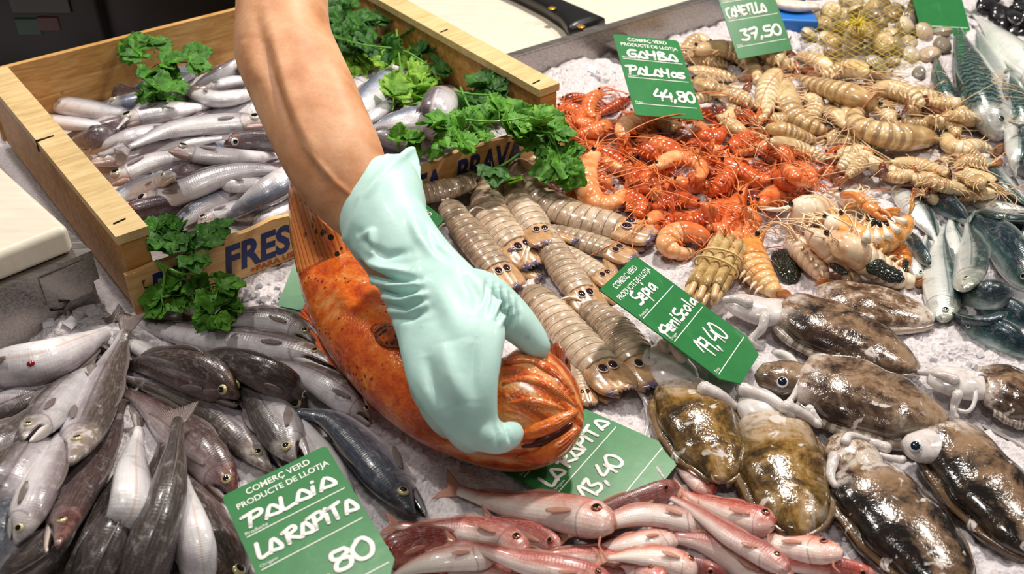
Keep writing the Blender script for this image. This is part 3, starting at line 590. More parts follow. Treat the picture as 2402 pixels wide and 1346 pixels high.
# ---------------------------------------------------------------- hake heap, lower left (listed lowest first)
A = V(0, 700, 2.084); GH = 'hake heaped on the ice at the lower left'
HK = [
 # hidden lower layer that shows through the gaps
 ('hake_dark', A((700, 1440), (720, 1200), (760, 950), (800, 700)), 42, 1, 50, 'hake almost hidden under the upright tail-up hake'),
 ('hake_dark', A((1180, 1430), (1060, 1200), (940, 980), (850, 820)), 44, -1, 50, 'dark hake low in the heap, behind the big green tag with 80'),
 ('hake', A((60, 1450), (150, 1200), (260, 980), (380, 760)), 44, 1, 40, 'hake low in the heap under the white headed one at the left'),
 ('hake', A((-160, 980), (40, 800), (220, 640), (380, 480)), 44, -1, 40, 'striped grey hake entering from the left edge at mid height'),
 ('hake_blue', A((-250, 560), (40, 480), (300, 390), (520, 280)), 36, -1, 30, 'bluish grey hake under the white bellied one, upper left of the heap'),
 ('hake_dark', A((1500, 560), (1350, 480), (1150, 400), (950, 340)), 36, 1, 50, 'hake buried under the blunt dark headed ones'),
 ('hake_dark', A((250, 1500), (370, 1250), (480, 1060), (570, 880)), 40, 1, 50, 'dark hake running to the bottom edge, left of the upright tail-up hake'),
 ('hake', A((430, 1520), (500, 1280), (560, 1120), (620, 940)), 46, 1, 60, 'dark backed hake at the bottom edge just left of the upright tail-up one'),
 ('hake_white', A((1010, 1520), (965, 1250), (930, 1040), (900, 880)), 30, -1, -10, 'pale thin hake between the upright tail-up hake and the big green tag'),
 ('hake_blue', A((-80, 1400), (10, 1200), (80, 1060), (160, 900)), 40, -1, 40, 'hake at the lower left corner under the white headed one'),
 ('hake', A((-30, 1130), (60, 920), (150, 770), (240, 630)), 44, -1, 30, 'grey hake sliding off the left edge below the belly-up one'),
 ('hake', A((0, 1440), (140, 1300), (270, 1170), (380, 1060)), 44, 1, 35, 'hake in the lower left corner with its back towards the camera'),
 ('hake', A((1540, 222), (1400, 130), (1180, 110), (950, 120)), 31, 1, 20, 'big eyed hake at the back of the heap behind the hanging parsley'),
 ('hake_dark', A((700, 340), (560, 270), (420, 205), (290, 195)), 18, -1, 60, 'slim dark hake with only its tail over the ice, upper left'),
 ('hake_white', A((900, 370), (770, 285), (650, 225), (560, 190)), 25, 1, -20, 'pale hake squeezed under the long topmost one'),
 ('hake_white', A((1700, 1180), (1600, 900), (1500, 700), (1400, 540)), 46, -1, -30, 'silvery hake with pale belly, mostly behind the big green tag'),
 ('hake_white', A((1795, 545), (1640, 425), (1500, 370), (1350, 320)), 30, 1, 0, 'silver hake lying just behind the second silver head at the right of the heap'),
 ('hake', A((1810, 595), (1680, 480), (1500, 370), (1330, 300)), 33, 1, 10, 'silver hake whose head points at the bare ice, right of the heap'),
 ('hake_dark', A((1500, 515), (1350, 400), (1150, 320), (950, 290)), 35, 1, 75, 'dark brown hake seen from above, right of the blunt headed one'),
 ('hake', A((-250, 640), (0, 545), (200, 455), (420, 370)), 38, 1, -10, 'hake with dark lower side running off the left edge'),
 ('hake', A((120, 695), (225, 570), (330, 440), (450, 290)), 42, -1, 15, 'dark green headed hake facing lower left, under the large pale one'),
 ('hake_white', A((620, 1270), (650, 1010), (655, 820), (680, 640)), 44, 1, -55, 'silver white hake showing its belly, left of the upright tail-up hake'),
 ('hake_white', A((-160, 385), (0, 350), (200, 315), (400, 230), (565, 140)), 42, 1, -50, 'white bellied hake with a small blood spot, upper left of the heap'),
 ('hake_red', A((275, 1215), (345, 1010), (480, 780), (600, 510)), 47, 1, 15, 'reddish brown headed hake with open mouth, lower left'),
 ('hake_white', A((75, 1195), (180, 950), (270, 760), (340, 560)), 45, 1, 10, 'pale hake with a white gaping snout, leftmost open mouth of the heap'),
 ('hake_red', A((1150, 975), (1000, 770), (850, 640), (720, 520), (610, 465)), 44, 1, 25, 'purplish hake with small eye pointing to the big green tag'),
 ('hake', A((1335, 845), (1200, 690), (1050, 560), (850, 460), (610, 395)), 41, -1, 15, 'yellow eyed hake with gaping mouth left of the big green tag'),
 ('hake', A((1450, 800), (1370, 640), (1260, 480), (1120, 380)), 50, -1, 5, 'pinkish grey hake with golden eye and open mouth above the big green tag'),
 ('hake_dark', A((1165, 490), (1020, 390), (820, 335), (630, 320)), 45, 1, 70, 'blunt headed dark brown hake in the middle of the heap'),
 ('hake_blue', A((2025, 1055), (1900, 880), (1760, 720), (1620, 600), (1440, 555)), 52, -1, 30, 'blue backed hake with black gaping head, resting on the bare ice'),
 ('hake', A((1645, 340), (1480, 270), (1250, 225), (1000, 195), (760, 140), (600, 90)), 35, 1, 10, 'long purplish hake lying across the top of the heap, tail at the crate'),
 ('hake', A((340, 808), (420, 620), (510, 400), (580, 240), (615, 160)), 54, 1, 12, 'large pale hake on top, head down, with a raised pectoral fin'),
 ('hake', A((640, 1600), (690, 1380), (760, 1150), (820, 940), (855, 740), (865, 610)), 62, 1, 68, 'brown backed hake lying tail-up across the front of the heap'),
]
OPN = {22: .1, 23: .16, 24: .2, 26: .22, 27: .24, 29: .2, 30: .06, 31: .06}
for i, (k, pts, hf, sd, tl, lab) in enumerate(HK):
    low = i < 12
    fish(k, pts, hf*(1.55 if low else 1.08), sd, tl, lab, GH, soft=.55, tail=not low or i in (13,), pect=not low, open_=OPN.get(i, .05), zmax=.02+.0034*i if i < 29 else None)
# ---------------------------------------------------------------- small silver fish in the crate
B = V(0, 0, 2.991); Cc = V(0, 350, 2.991); Dd = V(750, 0, 2.991); GW = 'small silver fish in the wooden crate'
rg = random.Random(3)
for k in range(40):                          # bottom layer, seen through the gaps
    s0, d0 = rg.uniform(.07, CW-.07), rg.uniform(.03, CD-.03); an = CR_A+rg.uniform(-.5, .25)+(math.pi if rg.random() < .4 else 0); L_ = rg.uniform(.05, .06)
    c = CR_O+E1*s0+E2*d0; dv = np.array([math.cos(an), math.sin(an), 0])*L_; p = [c-dv, c, c+dv]
    if not all(in_crate(q[0], q[1], .03) for q in p): continue
    pts = [tuple(proj(np.array([*q[:2], .04]))) for q in p]
    fish(['whiting', 'whiting_dark', 'whiting_blue'][k % 3], pts, .0155/MM(*pts[1], .05), 1 if rg.random() < .5 else -1, rg.uniform(-20, 60), 'small silver fish of the bottom layer in the crate, glimpsed between those on top', 'bottom layer of small fish in the crate', soft=.6, pect=False, dors=False, zmax=.042)
WH = [
 ('whiting', B((1750, 400), (1560, 515), (1420, 585), (1340, 640)), 13, 1, 60, 'brown backed small fish by the far board, beside the forearm'),
 ('whiting', B((1400, 655), (1560, 590), (1700, 565), (1900, 590)), 15, -1, 0, 'silver small fish just beyond the pink bellied one at the forearm'),
 ('whiting', B((225, 662), (330, 615), (480, 585), (640, 575), (850, 620)), 25, -1, 0, 'farthest left small fish, humped, head in the far left crate corner'),
 ('whiting_dark', B((512, 632), (600, 628), (750, 645), (1010, 655)), 17, -1, 65, 'brownish red small fish with blunt head beside the parsley in the crate'),
 ('whiting', B((2050, 670), (1780, 720), (1520, 790), (1300, 850)), 19, 1, 60, 'grey backed small fish under the forearm, behind the long bent one'),
 ('whiting', B((1290, 640), (1400, 670), (1540, 695), (1740, 665), (1950, 600)), 23, -1, -10, 'pink headed small fish right of the parsley at the far board'),
 ('whiting_blue', B((284, 722), (400, 730), (560, 755), (760, 785), (960, 800)), 23, -1, 10, 'small fish with pale eye lying along the far left rail'),
 ('whiting', B((200, 830), (420, 858), (640, 880), (870, 905)), 18, -1, 0, 'pale small fish whose head hides behind the left rail'),
 ('whiting_dark', B((900, 880), (720, 950), (600, 985), (440, 1010)), 18, 1, 60, 'dark small fish tucked by the left rail below the pale one'),
 ('whiting', B((1290, 895), (960, 945), (760, 1010), (570, 1090)), 18, 1, 20, 'pale tail end by the left rail, left of the long bent fish'),
 ('whiting', B((1250, 920), (1000, 980), (830, 1040), (680, 1090)), 13, 1, 60, 'brown backed tail running beside the pale tail at the left rail'),
 ('whiting', B((868, 888), (1010, 815), (1180, 785), (1460, 745)), 28, -1, 0, 'big eyed small fish directly below the parsley in the crate'),
 ('whiting', B((1290, 555), (1150, 630), (1020, 720), (900, 820), (820, 905)), 11, 1, 0, 'slim tail hanging down over the big eyed fish below the parsley'),
 ('whiting_dark', B((1578, 1015), (1750, 985), (1950, 985), (2130, 975)), 17, -1, 70, 'dark red small fish with blue eye next to the forearm'),
 ('whiting', B((1900, 872), (1700, 862), (1400, 880), (1150, 925), (900, 1035)), 24, 1, 10, 'long bent small fish with its head at the forearm and tail at the left'),
 ('whiting', B((640, 1148), (800, 1115), (1000, 1070), (1300, 1010), (1560, 970)), 24, -1, 0, 'small fish with rosy cheek poking out at the middle of the left rail'),
 ('whiting_dark', B((1088, 1280), (1250, 1228), (1450, 1190), (1620, 1160)), 17, -1, 60, 'small dark headed fish wedged between two pale ones in the crate'),
 ('whiting', B((786, 1292), (950, 1195), (1150, 1125), (1400, 1090)), 27, -1, 0, 'small fish with reddish snout and pale gill cover near the left rail'),
 ('whiting', B((1192, 1060), (1400, 1085), (1650, 1100), (2000, 1090)), 24, -1, 0, 'plump small fish with round eye facing left in the middle of the crate'),
 ('whiting_blue', Cc((1230, 190), (1000, 265), (850, 330), (740, 400)), 18, 1, 50, 'bluish back half hidden by the left rail near the front post'),
 ('whiting', Cc((1650, 490), (1800, 455), (1950, 420), (2100, 360)), 16, -1, -20, 'pale bellied small fish beside the orange tail fin'),
 ('whiting_blue', Cc((1780, 530), (1900, 465), (2020, 400), (2150, 330)), 20, -1, 0, 'small fish peeking over the front slat next to the orange tail fin'),
 ('whiting_blue', Cc((1850, 200), (1580, 335), (1350, 455), (1160, 600)), 21, 1, 45, 'slate grey back slanting to the parsley in the near left crate corner'),
 ('whiting', Cc((1395, 540), (1520, 455), (1680, 400), (1900, 330)), 20, -1, 0, 'blue eyed small fish near the front slat, over the parsley'),
 ('whiting', Cc((1502, 205), (1660, 240), (1850, 220), (2060, 180)), 25, -1, 0, 'small fish with round eye and reddish back, left of the forearm near the front'),
 ('whiting', Cc((918, 428), (1060, 370), (1300, 285), (1550, 185), (1800, 140), (2020, 160)), 28, -1, 20, 'largest small fish, brown flanked, head at the near left corner of the crate'),
 ('whiting_blue', Cc((2330, 40), (2050, 190), (1780, 350), (1580, 490), (1470, 560)), 29, -1, -20, 'white gleaming fish tapering to its tail at the front slat, under the forearm'),
 # right of the arm
 ('whiting_blue', Dd((560, 640), (470, 730), (350, 830), (200, 920)), 18, 1, 0, 'bluish small fish lowest by the parsley, right of the forearm'),
 ('whiting_blue', Dd((1085, 775), (980, 805), (850, 850), (700, 900)), 18, -1, 0, 'small pale head beside the upright bent fish, under the stems'),
 ('whiting', Dd((440, 425), (340, 520), (210, 650), (60, 800)), 20, 1, 20, 'farthest small fish right of the forearm, tip under parsley'),
 ('whiting_blue', Dd((580, 480), (450, 600), (310, 740), (150, 900)), 30, 1, 25, 'steel blue backed fish right of the forearm below the parsley sprig'),
 ('whiting_blue', Dd((960, 740), (720, 830), (520, 870), (330, 920)), 28, 1, 30, 'silver blue fish lying behind the upright bent one'),
 ('whiting_dark', Dd((820, 1060), (620, 1010), (450, 965), (300, 960)), 25, 1, 50, 'purplish brown fish by the glove cuff in the crate'),
 ('whiting', Dd((895, 640), (840, 740), (815, 860), (800, 1000)), 36, 1, 25, 'broad two toned fish bent upright at the front right of the crate'),
]
for i, (k, pts, hf, sd, tl, lab) in enumerate(WH):
    fish(k, pts, hf*1.12, sd, tl, lab, GW, soft=.5, tail=i not in (2, 17), zmax=.066+.0016*i, head=i != 33, pect=i != 33)
# ---------------------------------------------------------------- red mullets, bottom
E_ = V(750, 950, 2.402); F = V(1400, 650, 1.934); GM = 'red mullets heaped at the bottom'
MU = [
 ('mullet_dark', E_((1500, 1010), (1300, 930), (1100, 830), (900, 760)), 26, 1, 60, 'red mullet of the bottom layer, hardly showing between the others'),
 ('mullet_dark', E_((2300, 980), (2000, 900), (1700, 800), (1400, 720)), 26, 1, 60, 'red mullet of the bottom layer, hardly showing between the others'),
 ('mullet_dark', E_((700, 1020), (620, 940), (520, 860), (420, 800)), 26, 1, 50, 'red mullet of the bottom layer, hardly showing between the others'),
 ('mullet', E_((1250, 1010), (1050, 960), (850, 930), (650, 930)), 24, 1, 30, 'mullet cut off by the bottom edge right of the big green tag'),
 ('mullet_dark', E_((1900, 1060), (1750, 1000), (1560, 960), (1350, 950)), 26, 1, 50, 'red mullet at the bottom edge under the middle of the heap'),
 ('mullet', F((525, 985), (460, 920), (390, 860), (300, 800)), 25, 1, 0, 'pink mullet poking out behind the green 13,40 tag'),
 ('mullet', F((1270, 1370), (1060, 1320), (860, 1295), (650, 1290)), 24, 1, 60, 'red backed mullet lowest at the right end of the heap'),
 ('mullet_pale', F((1115, 1258), (960, 1232), (760, 1190), (560, 1105), (420, 1030)), 30, 1, 5, 'mullet at the right end of the heap beside the cuttlefish, head right'),
 ('mullet', F((808, 1128), (660, 1085), (510, 1030), (390, 980)), 33, 1, 10, 'mullet with a round blunt head touching the middle cuttlefish'),
 ('mullet_dark', E_((2020, 455), (1850, 525), (1660, 592), (1480, 640), (1300, 670)), 25, 1, 50, 'dark red mullet lying across the lower edge of the green 13,40 tag'),
 ('mullet_pale', E_((2200, 720), (2000, 640), (1800, 620), (1600, 670), (1400, 730)), 27, 1, 0, 'pink striped mullet between the dark red one and the pale one'),
 ('mullet', E_((1345, 830), (1230, 745), (1100, 690), (960, 640)), 25, 1, 40, 'orange tinted mullet squeezed between two others in the middle'),
 ('mullet_pale', E_((1655, 690), (1500, 635), (1300, 595), (1100, 570), (920, 525), (780, 480)), 40, 1, 15, 'biggest mullet, top of the heap, tail on the bare ice'),
 ('mullet_dark', E_((350, 870), (480, 800), (640, 760), (840, 770)), 33, -1, 55, 'dark red mullet leaning on the big green tag'),
 ('mullet_pale', E_((980, 860), (800, 860), (640, 880), (480, 930), (380, 1000)), 28, 1, 0, 'white bellied mullet with a dark spot, beside the big green tag'),
 ('mullet', E_((1168, 845), (1010, 745), (830, 705), (620, 700), (440, 680)), 31, 1, 10, 'mullet with bruised red cheek, tail up by the blue hake'),
 ('mullet_pale', E_((2018, 745), (1850, 765), (1680, 795), (1470, 830)), 24, 1, 0, 'slender pale mullet with bluish head in the centre of the heap'),
 ('mullet', E_((1950, 990), (1680, 880), (1450, 845), (1210, 850)), 26, 1, 20, 'mullet with orange tail root at the bottom centre'),
 ('mullet', F((880, 1440), (680, 1290), (500, 1210), (350, 1180)), 40, 1, 25, 'broad pinkish mullet running off the bottom edge right of centre'),
 ('mullet_pale', E_((2125, 935), (1960, 870), (1790, 850), (1620, 860)), 28, 1, 0, 'short pale mullet with red snout at the bottom edge'),
 ('mullet', E_((1660, 1015), (1400, 935), (1150, 885), (930, 815), (760, 780)), 27, 1, 20, 'long slim mullet crossing the front of the heap, tail to upper left'),
 ('mullet', F((870, 1335), (760, 1260), (600, 1170), (430, 1050), (300, 985)), 26, 1, 10, 'slim mullet lying on top, tail over the dark red one'),
]
for i, (k, pts, hf, sd, tl, lab) in enumerate(MU):
    fish(k, pts, hf*1.12, sd, tl, lab, GM if i > 2 else 'hidden mullets of the bottom layer', soft=.55, zmax=.018+.0026*i, pect=i > 4, lift=.006 if i == 9 else 0)
# ---------------------------------------------------------------- mackerel and sardines, right
G = V(1702, 350, 2.691); H = V(1800, 0, 3.366); GS = 'sardines on the ice at the right'; GK = 'mackerel at the upper right corner'
MK = [
 ('mackerel', H((1455, 890), (1390, 720), (1345, 560), (1340, 420)), 24, -1, 60, 'striped mackerel half under the big one, next to the clams', 0),
 ('mackerel', H((2090, 1120), (1990, 860), (1920, 660), (1840, 480)), 36, -1, 50, 'striped mackerel at the right edge below the plain silver one', 0),
 ('mackerel_plain', H((1880, 780), (1790, 540), (1710, 340), (1640, 210)), 27, -1, 10, 'plain grey mackerel lying under the big striped one', 0),
 ('mackerel', H((1812, 1098), (1760, 890), (1660, 640), (1570, 400), (1500, 190)), 53, -1, 28, 'big mackerel with striped back and white belly, head down', 1),
 ('mackerel_plain', H((2230, 720), (2050, 520), (1880, 350), (1740, 210), (1630, 120)), 42, 1, -10, 'plain silver mackerel crossing the upper right corner', 0),
]
for k, pts, hf, sd, tl, lab, z in MK: fish(k, pts, hf*1.08, sd, tl, lab, GK, soft=.5)
SA = [
 ('sardine', G((1220, 815), (1215, 740), (1240, 640), (1270, 540)), 24, 1, 0, 'sardine head with round eye just right of the langoustines'),
 ('sardine_dark', G((1290, 730), (1210, 630), (1130, 530), (1080, 450)), 12, 1, 60, 'thin dark sardine between the langoustines and the front sardine'),
 ('sardine', G((1470, 760), (1455, 620), (1430, 500), (1420, 400)), 22, 1, 0, 'pale sardine behind the greenish one in the middle'),
 ('sardine', G((1560, 345), (1700, 360), (1850, 375), (2000, 385)), 15, -1, 0, 'whitish sardine lying level at the right edge, highest of three'),
 ('sardine_dark', G((1640, 480), (1780, 510), (1900, 525), (2050, 530)), 19, -1, 60, 'dark sardine lying level at the right edge, lowest of three'),
 ('sardine', G((1580, 405), (1740, 430), (1880, 440), (2030, 450)), 23, 1, 20, 'two tone sardine lying level at the right edge, middle of three'),
 ('sardine', G((1870, 880), (1780, 780), (1690, 670), (1600, 590)), 15, 1, 10, 'small sardine showing fins in the gap at the right edge'),
 ('sardine_dark', G((1510, 1110), (1700, 1170), (1860, 1260), (1990, 1340)), 27, -1, 65, 'dark sardine curving along the bare ice at the right edge'),
 ('sardine_dark', G((1590, 960), (1740, 1020), (1880, 1090), (2000, 1160)), 25, -1, 65, 'dark sardine second above the bare ice at the right edge'),
 ('sardine_dark', G((1430, 880), (1610, 918), (1790, 930), (1960, 930)), 24, -1, 60, 'deep blue sardine lying level right of the front sardine head'),
 ('sardine_dark', G((1980, 480), (1920, 560), (1880, 660), (1840, 760)), 22, 1, 50, 'dark sardine at the right edge under the green backed one'),
 ('sardine_dark', G((1920, 870), (1850, 740), (1740, 590), (1590, 465), (1430, 390)), 29, 1, 55, 'long green backed sardine slanting to the right edge'),
 ('sardine_dark', G((1160, 230), (1310, 300), (1440, 390), (1560, 490)), 20, -1, 75, 'dark backed sardine lying along the silver one beside the prawns'),
 ('sardine', G((1080, 228), (1150, 320), (1250, 450), (1340, 590)), 31, -1, 5, 'silver sardine with its head beside the pale prawns'),
 ('sardine_dark', G((1775, 1030), (1650, 1090), (1510, 1080), (1370, 1000)), 22, -1, 45, 'headless sardine end with a pale open belly, beside the front sardine'),
 ('sardine', G((1520, 885), (1540, 770), (1545, 640), (1525, 470)), 34, 1, 40, 'greenish sardine, head down, right of the front sardine'),
 ('sardine', G((1375, 1088), (1370, 930), (1350, 740), (1360, 580), (1385, 480)), 37, 1, 12, 'front sardine with forked tail up and yellow tipped snout'),
 ('sardine_dark', H((2085, 1380), (2040, 1250), (2010, 1130), (1990, 1000)), 22, 1, 50, 'dark sardine at the right edge below the mackerel'),
 ('sardine', H((1935, 935), (1960, 1080), (1965, 1230), (1950, 1400)), 22, -1, 25, 'sardine with green back pointing up at the mackerel head'),
 ('sardine', G((1665, 60), (1730, 185), (1825, 290), (1970, 400)), 27, 1, 25, 'two tone sardine pointing up at the pale prawns, right edge'),
]
for i, (k, pts, hf, sd, tl, lab) in enumerate(SA): fish(k, pts, hf*1.08, sd, tl, lab, GS, soft=.55, zmax=.016+.003*i, pect=False, head=i != 14)
# ---------------------------------------------------------------- prawns
def prawn_mat(name, base, dark, pale, band=None, trans=.0):
    m = Mat(name); u, v, _ = m.sep(m.uv()); d = m.math('MULTIPLY_ADD', m.math('COSINE', m.mul(v, 2*math.pi)), .5, .5); nz = m.noise(m.obj(), 70, 4, .65)
    c = m.ramp(m.add(nz, m.mul(m.math('SUBTRACT', m.rnd(), .5), .35)), [(.25, C(dark)), (.5, C(base)), (.75, C(pale))])
    c = m.mix(m.mul(m.step(d, .35, .0), .45), c, C(pale))
    if band: bw = m.math('MULTIPLY_ADD', m.math('SINE', m.mul(m.add(u, m.mul(nz, .012)), 2*math.pi*12.5)), .5, .5); c = m.mix(m.mul(m.mul(m.step(bw, .5, .85), m.step(u, .3, .36)), band[1]), c, C(band[0]))
    return m.set(color=c, rough=.2, coat=.6, sss=(.25, (1, .5, .3), .003), normal=m.bump(nz, .25, .001))
RP = [prawn_mat('red_prawn_shell', '#df6c34', '#b8481f', '#f0a068'), prawn_mat('pale_red_prawn_shell', '#ea9456', '#d86c34', '#f6c492'), prawn_mat('dark_red_prawn_shell', '#9c3820', '#581a18', '#d5622f')]
RPL = plain('red_prawn_legs', '#e0702f', .3, coat=.3); RPA = plain('red_prawn_feelers', '#e88444', .35)
GP = [prawn_mat('striped_prawn_shell', '#d6b988', '#b38c5c', '#eddab4', ('#8a6448', .65)), prawn_mat('pale_prawn_shell', '#e2c898', '#c8a070', '#f3e2c0', ('#a07850', .5))]
GPL = plain('striped_prawn_legs', '#d9b183', .3, coat=.3); GPA = plain('striped_prawn_feelers', '#d8b890', .35); GPT = prawn_mat('striped_prawn_tail', '#9a5a3c', '#3a2230', '#cf9a6a')
BEAD = plain('eye_bead', '#0d0b0c', .1, coat=.6)
def prawn(name, cat, label, group, pts, half, mats, legm, antm, tailm, side=None, ants=2, antlen=1.6, legs=True, soft=.5, zmax=None, tilt=5, tailfan=True, head=True):
    rg = rng_of(name, pts); n = 25; pp = np.array(pts, float)
    if side is None:
        a, b_ = pp[len(pp)//2]-pp[0], pp[-1]-pp[0]; cr = a[0]*b_[1]-a[1]*b_[0]; side = -1 if cr > 0 else 1
    ST = [(0, .35), (.05, .62), (.14, .9), (.3, 1), (.36, .98), (.5, .95), (.66, .82), (.8, .64), (.92, .44), (1, .3)]
    pf = lambda t: prof(t, ST)
    X, R, kh = lay(pts, half, .8, tilt, n, pf, soft, stiff=2, zmax=zmax); T, D, S, N = axes(X, side, tilt); Sh = np.cross(T, D); F = np.where(((Sh*N).sum(-1) >= 0)[:, None], Sh, -Sh)
    t = np.linspace(0, 1, n); r = R[0]*prof(t, ST); L = float(np.linalg.norm(np.diff(X, axis=0), axis=1).sum())
    root = thing(name, label, cat, (*X[n//2][:2], max(0, X[n//2][2]-R[0]*.8)), group)
    def at(u):
        i = u*(n-1); k = int(min(n-2, max(0, i))); f = i-k; g = lambda A: A[k]*(1-f)+A[k+1]*f
        return g(X), unit(g(T)), unit(g(D)), unit(g(F)), float(g(r))
    def ring_set(us, rs): 
        q = [at(u) for u in us]; return np.array([a[0] for a in q]), np.array([a[2] for a in q]), np.array([np.cross(a[1], a[2]) for a in q]), np.array([a[4]*k for a, k in zip(q, rs)])
    shell = mats[int(rg.random()*len(mats))] if isinstance(mats, list) else mats
    # carapace with rostrum
    us = np.linspace(.0, .37, 9); b = MB(); cx, dx, sx, rr = ring_set(us, [1, 1, 1, 1, 1, 1, 1.03, 1.06, .98]); b.sweep(cx, dx, sx, rr, rr*.9, rr*.8, seg=12, uvals=us)
    if head:
        c, T1, D1, F1, r1 = at(.06); Lr = R[0]*1.9; k = np.linspace(0, 1, 6)[:, None]; q = c+D1*r1*.7-T1*Lr*k+D1*R[0]*.45*k*k; b.tube(q, R[0]*np.array([.26, .2, .15, .11, .07, .02]), 5)
    b.build('carapace', shell, root)
    # abdomen: six overlapping rings
    us, rs = [], []
    for s_ in range(6):
        a0, a1 = .355+s_*.096, .355+(s_+1)*.096
        us += [a0, a0+.012, (a0+a1)/2, a1-.004]; rs += [.90, 1.03, 1.05, 1.0]
    us.append(.935); rs.append(.8); b = MB(); cx, dx, sx, rr = ring_set(us, rs); b.sweep(cx, dx, sx, rr, rr*.95, rr*.8, seg=12, uvals=us); b.build('abdomen', shell, root)
    if tailfan:
        c, T1, D1, F1, r1 = at(.94); b = MB(); Lf = R[0]*1.7; sd = np.cross(T1, D1)
        for q in (-2, -1, 0, 1, 2):
            dr = unit(T1+sd*q*.30+D1*(-.10*abs(q)+.1)); wd = unit(np.cross(dr, D1)); G_ = []
            for s_ in np.linspace(0, 1, 6):
                wv = R[0]*(.10+.26*math.sin(min(1., s_*1.1)*math.pi*.62))*(1 if s_ < .85 else .75); cc = c+dr*Lf*s_*(1 if q else .85)+D1*(.02*abs(q)*R[0]); G_.append([cc-wd*wv, cc+D1*wv*.18, cc+wd*wv])
            b.sheet(np.array(G_), .0007)
        b.build('tail_fan', tailm, root)
    if head:
        for q in ((1, -1) if tilt > 40 else (1,)):
            c, T1, D1, F1, r1 = at(.03); b = MB(); e = c+F1*q*r1*.9+D1*r1*.55-T1*r1*.25; b.ball(e, [F1, T1, D1], (R[0]*.17,)*3, 6, 10); b.build('eye', BEAD, root)
    if legs:
        b = MB()
        for q in range(5):
            u = .12+q*.05; c, T1, D1, F1, r1 = at(u); a = c-D1*r1*.7+F1*r1*.3; lg = R[0]*rg.uniform(1.1, 1.7); d1 = unit(-D1+T1*rg.uniform(-.9, .1)+F1*rg.uniform(0, .5)); d2 = unit(-D1*.4-T1*rg.uniform(.3, 1.2)+F1*rg.uniform(-.5, .2))
            b.tube(spline([a, a+d1*lg*.6, a+d1*lg*.6+d2*lg*.6], 6), np.linspace(R[0]*.085, R[0]*.03, 6), 5)
        for q in range(5):
            u = .42+q*.095; c, T1, D1, F1, r1 = at(u); a = c-D1*r1*.75+F1*r1*.3; d1 = unit(-D1+T1*rg.uniform(.2, .8)); b.tube([a, a+d1*R[0]*.4, a+d1*R[0]*.75+T1*R[0]*.12], [R[0]*.12, R[0]*.11, R[0]*.03], 5)
        b.build('legs', legm, root)
    if ants:
        b = MB(); c, T1, D1, F1, r1 = at(.01)
        for q in range(ants):
            ln = L*antlen*rg.uniform(.5, 1.1) if q < 2 else L*rg.uniform(.25, .5); dr = unit(-T1+D1*rg.uniform(-.5, .8)+F1*rg.uniform(.0, .5)); cv = unit(np.array([rg.gauss(0, 1), rg.gauss(0, 1), 0])); p = [c+D1*r1*.2]; k = 12
            for j in range(k):
                dr = unit(dr+cv*.17+np.array([0, 0, -.10])); nx = p[-1]+dr*ln/k; g = FIELD.at(nx[0], nx[1])+.0015
                if nx[2] < g: nx[2] = g*.7+nx[2]*.3 if nx[2] > g-.01 else nx[2]+.006; dr[2] = abs(dr[2])*.3
                p.append(nx)
            b.tube(np.array(p), np.linspace(.0009, .0004, k+1)*(1 if q < 2 else .8), 4)
        b.build('antennae', antm, root)
    return root
def row_labels(items, kind, where, landmarks):
    """labels that single out each of a heap by row and place, with its pose"""
    c = [np.mean(np.array(p[0] if isinstance(p[0], list) else p, float), axis=0) for p in items]; idx = sorted(range(len(c)), key=lambda i: c[i][1]); nr = max(1, round(len(c)/9)); rows = np.array_split(idx, nr); out = [None]*len(c)
    names = {1: ['only'], 2: ['far', 'near'], 3: ['far', 'middle', 'near'], 4: ['farthest', 'second', 'third', 'nearest'], 5: ['farthest', 'second', 'third', 'fourth', 'nearest'], 6: ['farthest', 'second', 'third', 'fourth', 'fifth', 'nearest'], 7: ['farthest', 'second', 'third', 'fourth', 'fifth', 'sixth', 'nearest']}[nr]
    ords = 'first second third fourth fifth sixth seventh eighth ninth tenth eleventh twelfth thirteenth'.split()
    for rn, row in zip(names, rows):
        for k, i in enumerate(sorted(row, key=lambda i: c[i][0])): out[i] = f'{kind}, {ords[k]} from the left in the {rn} row of {where}'
    return out
I_ = V(1280, 200, 2.691); J = V(1280, 0, 3.365)
GR = 'red prawns heaped in the middle'
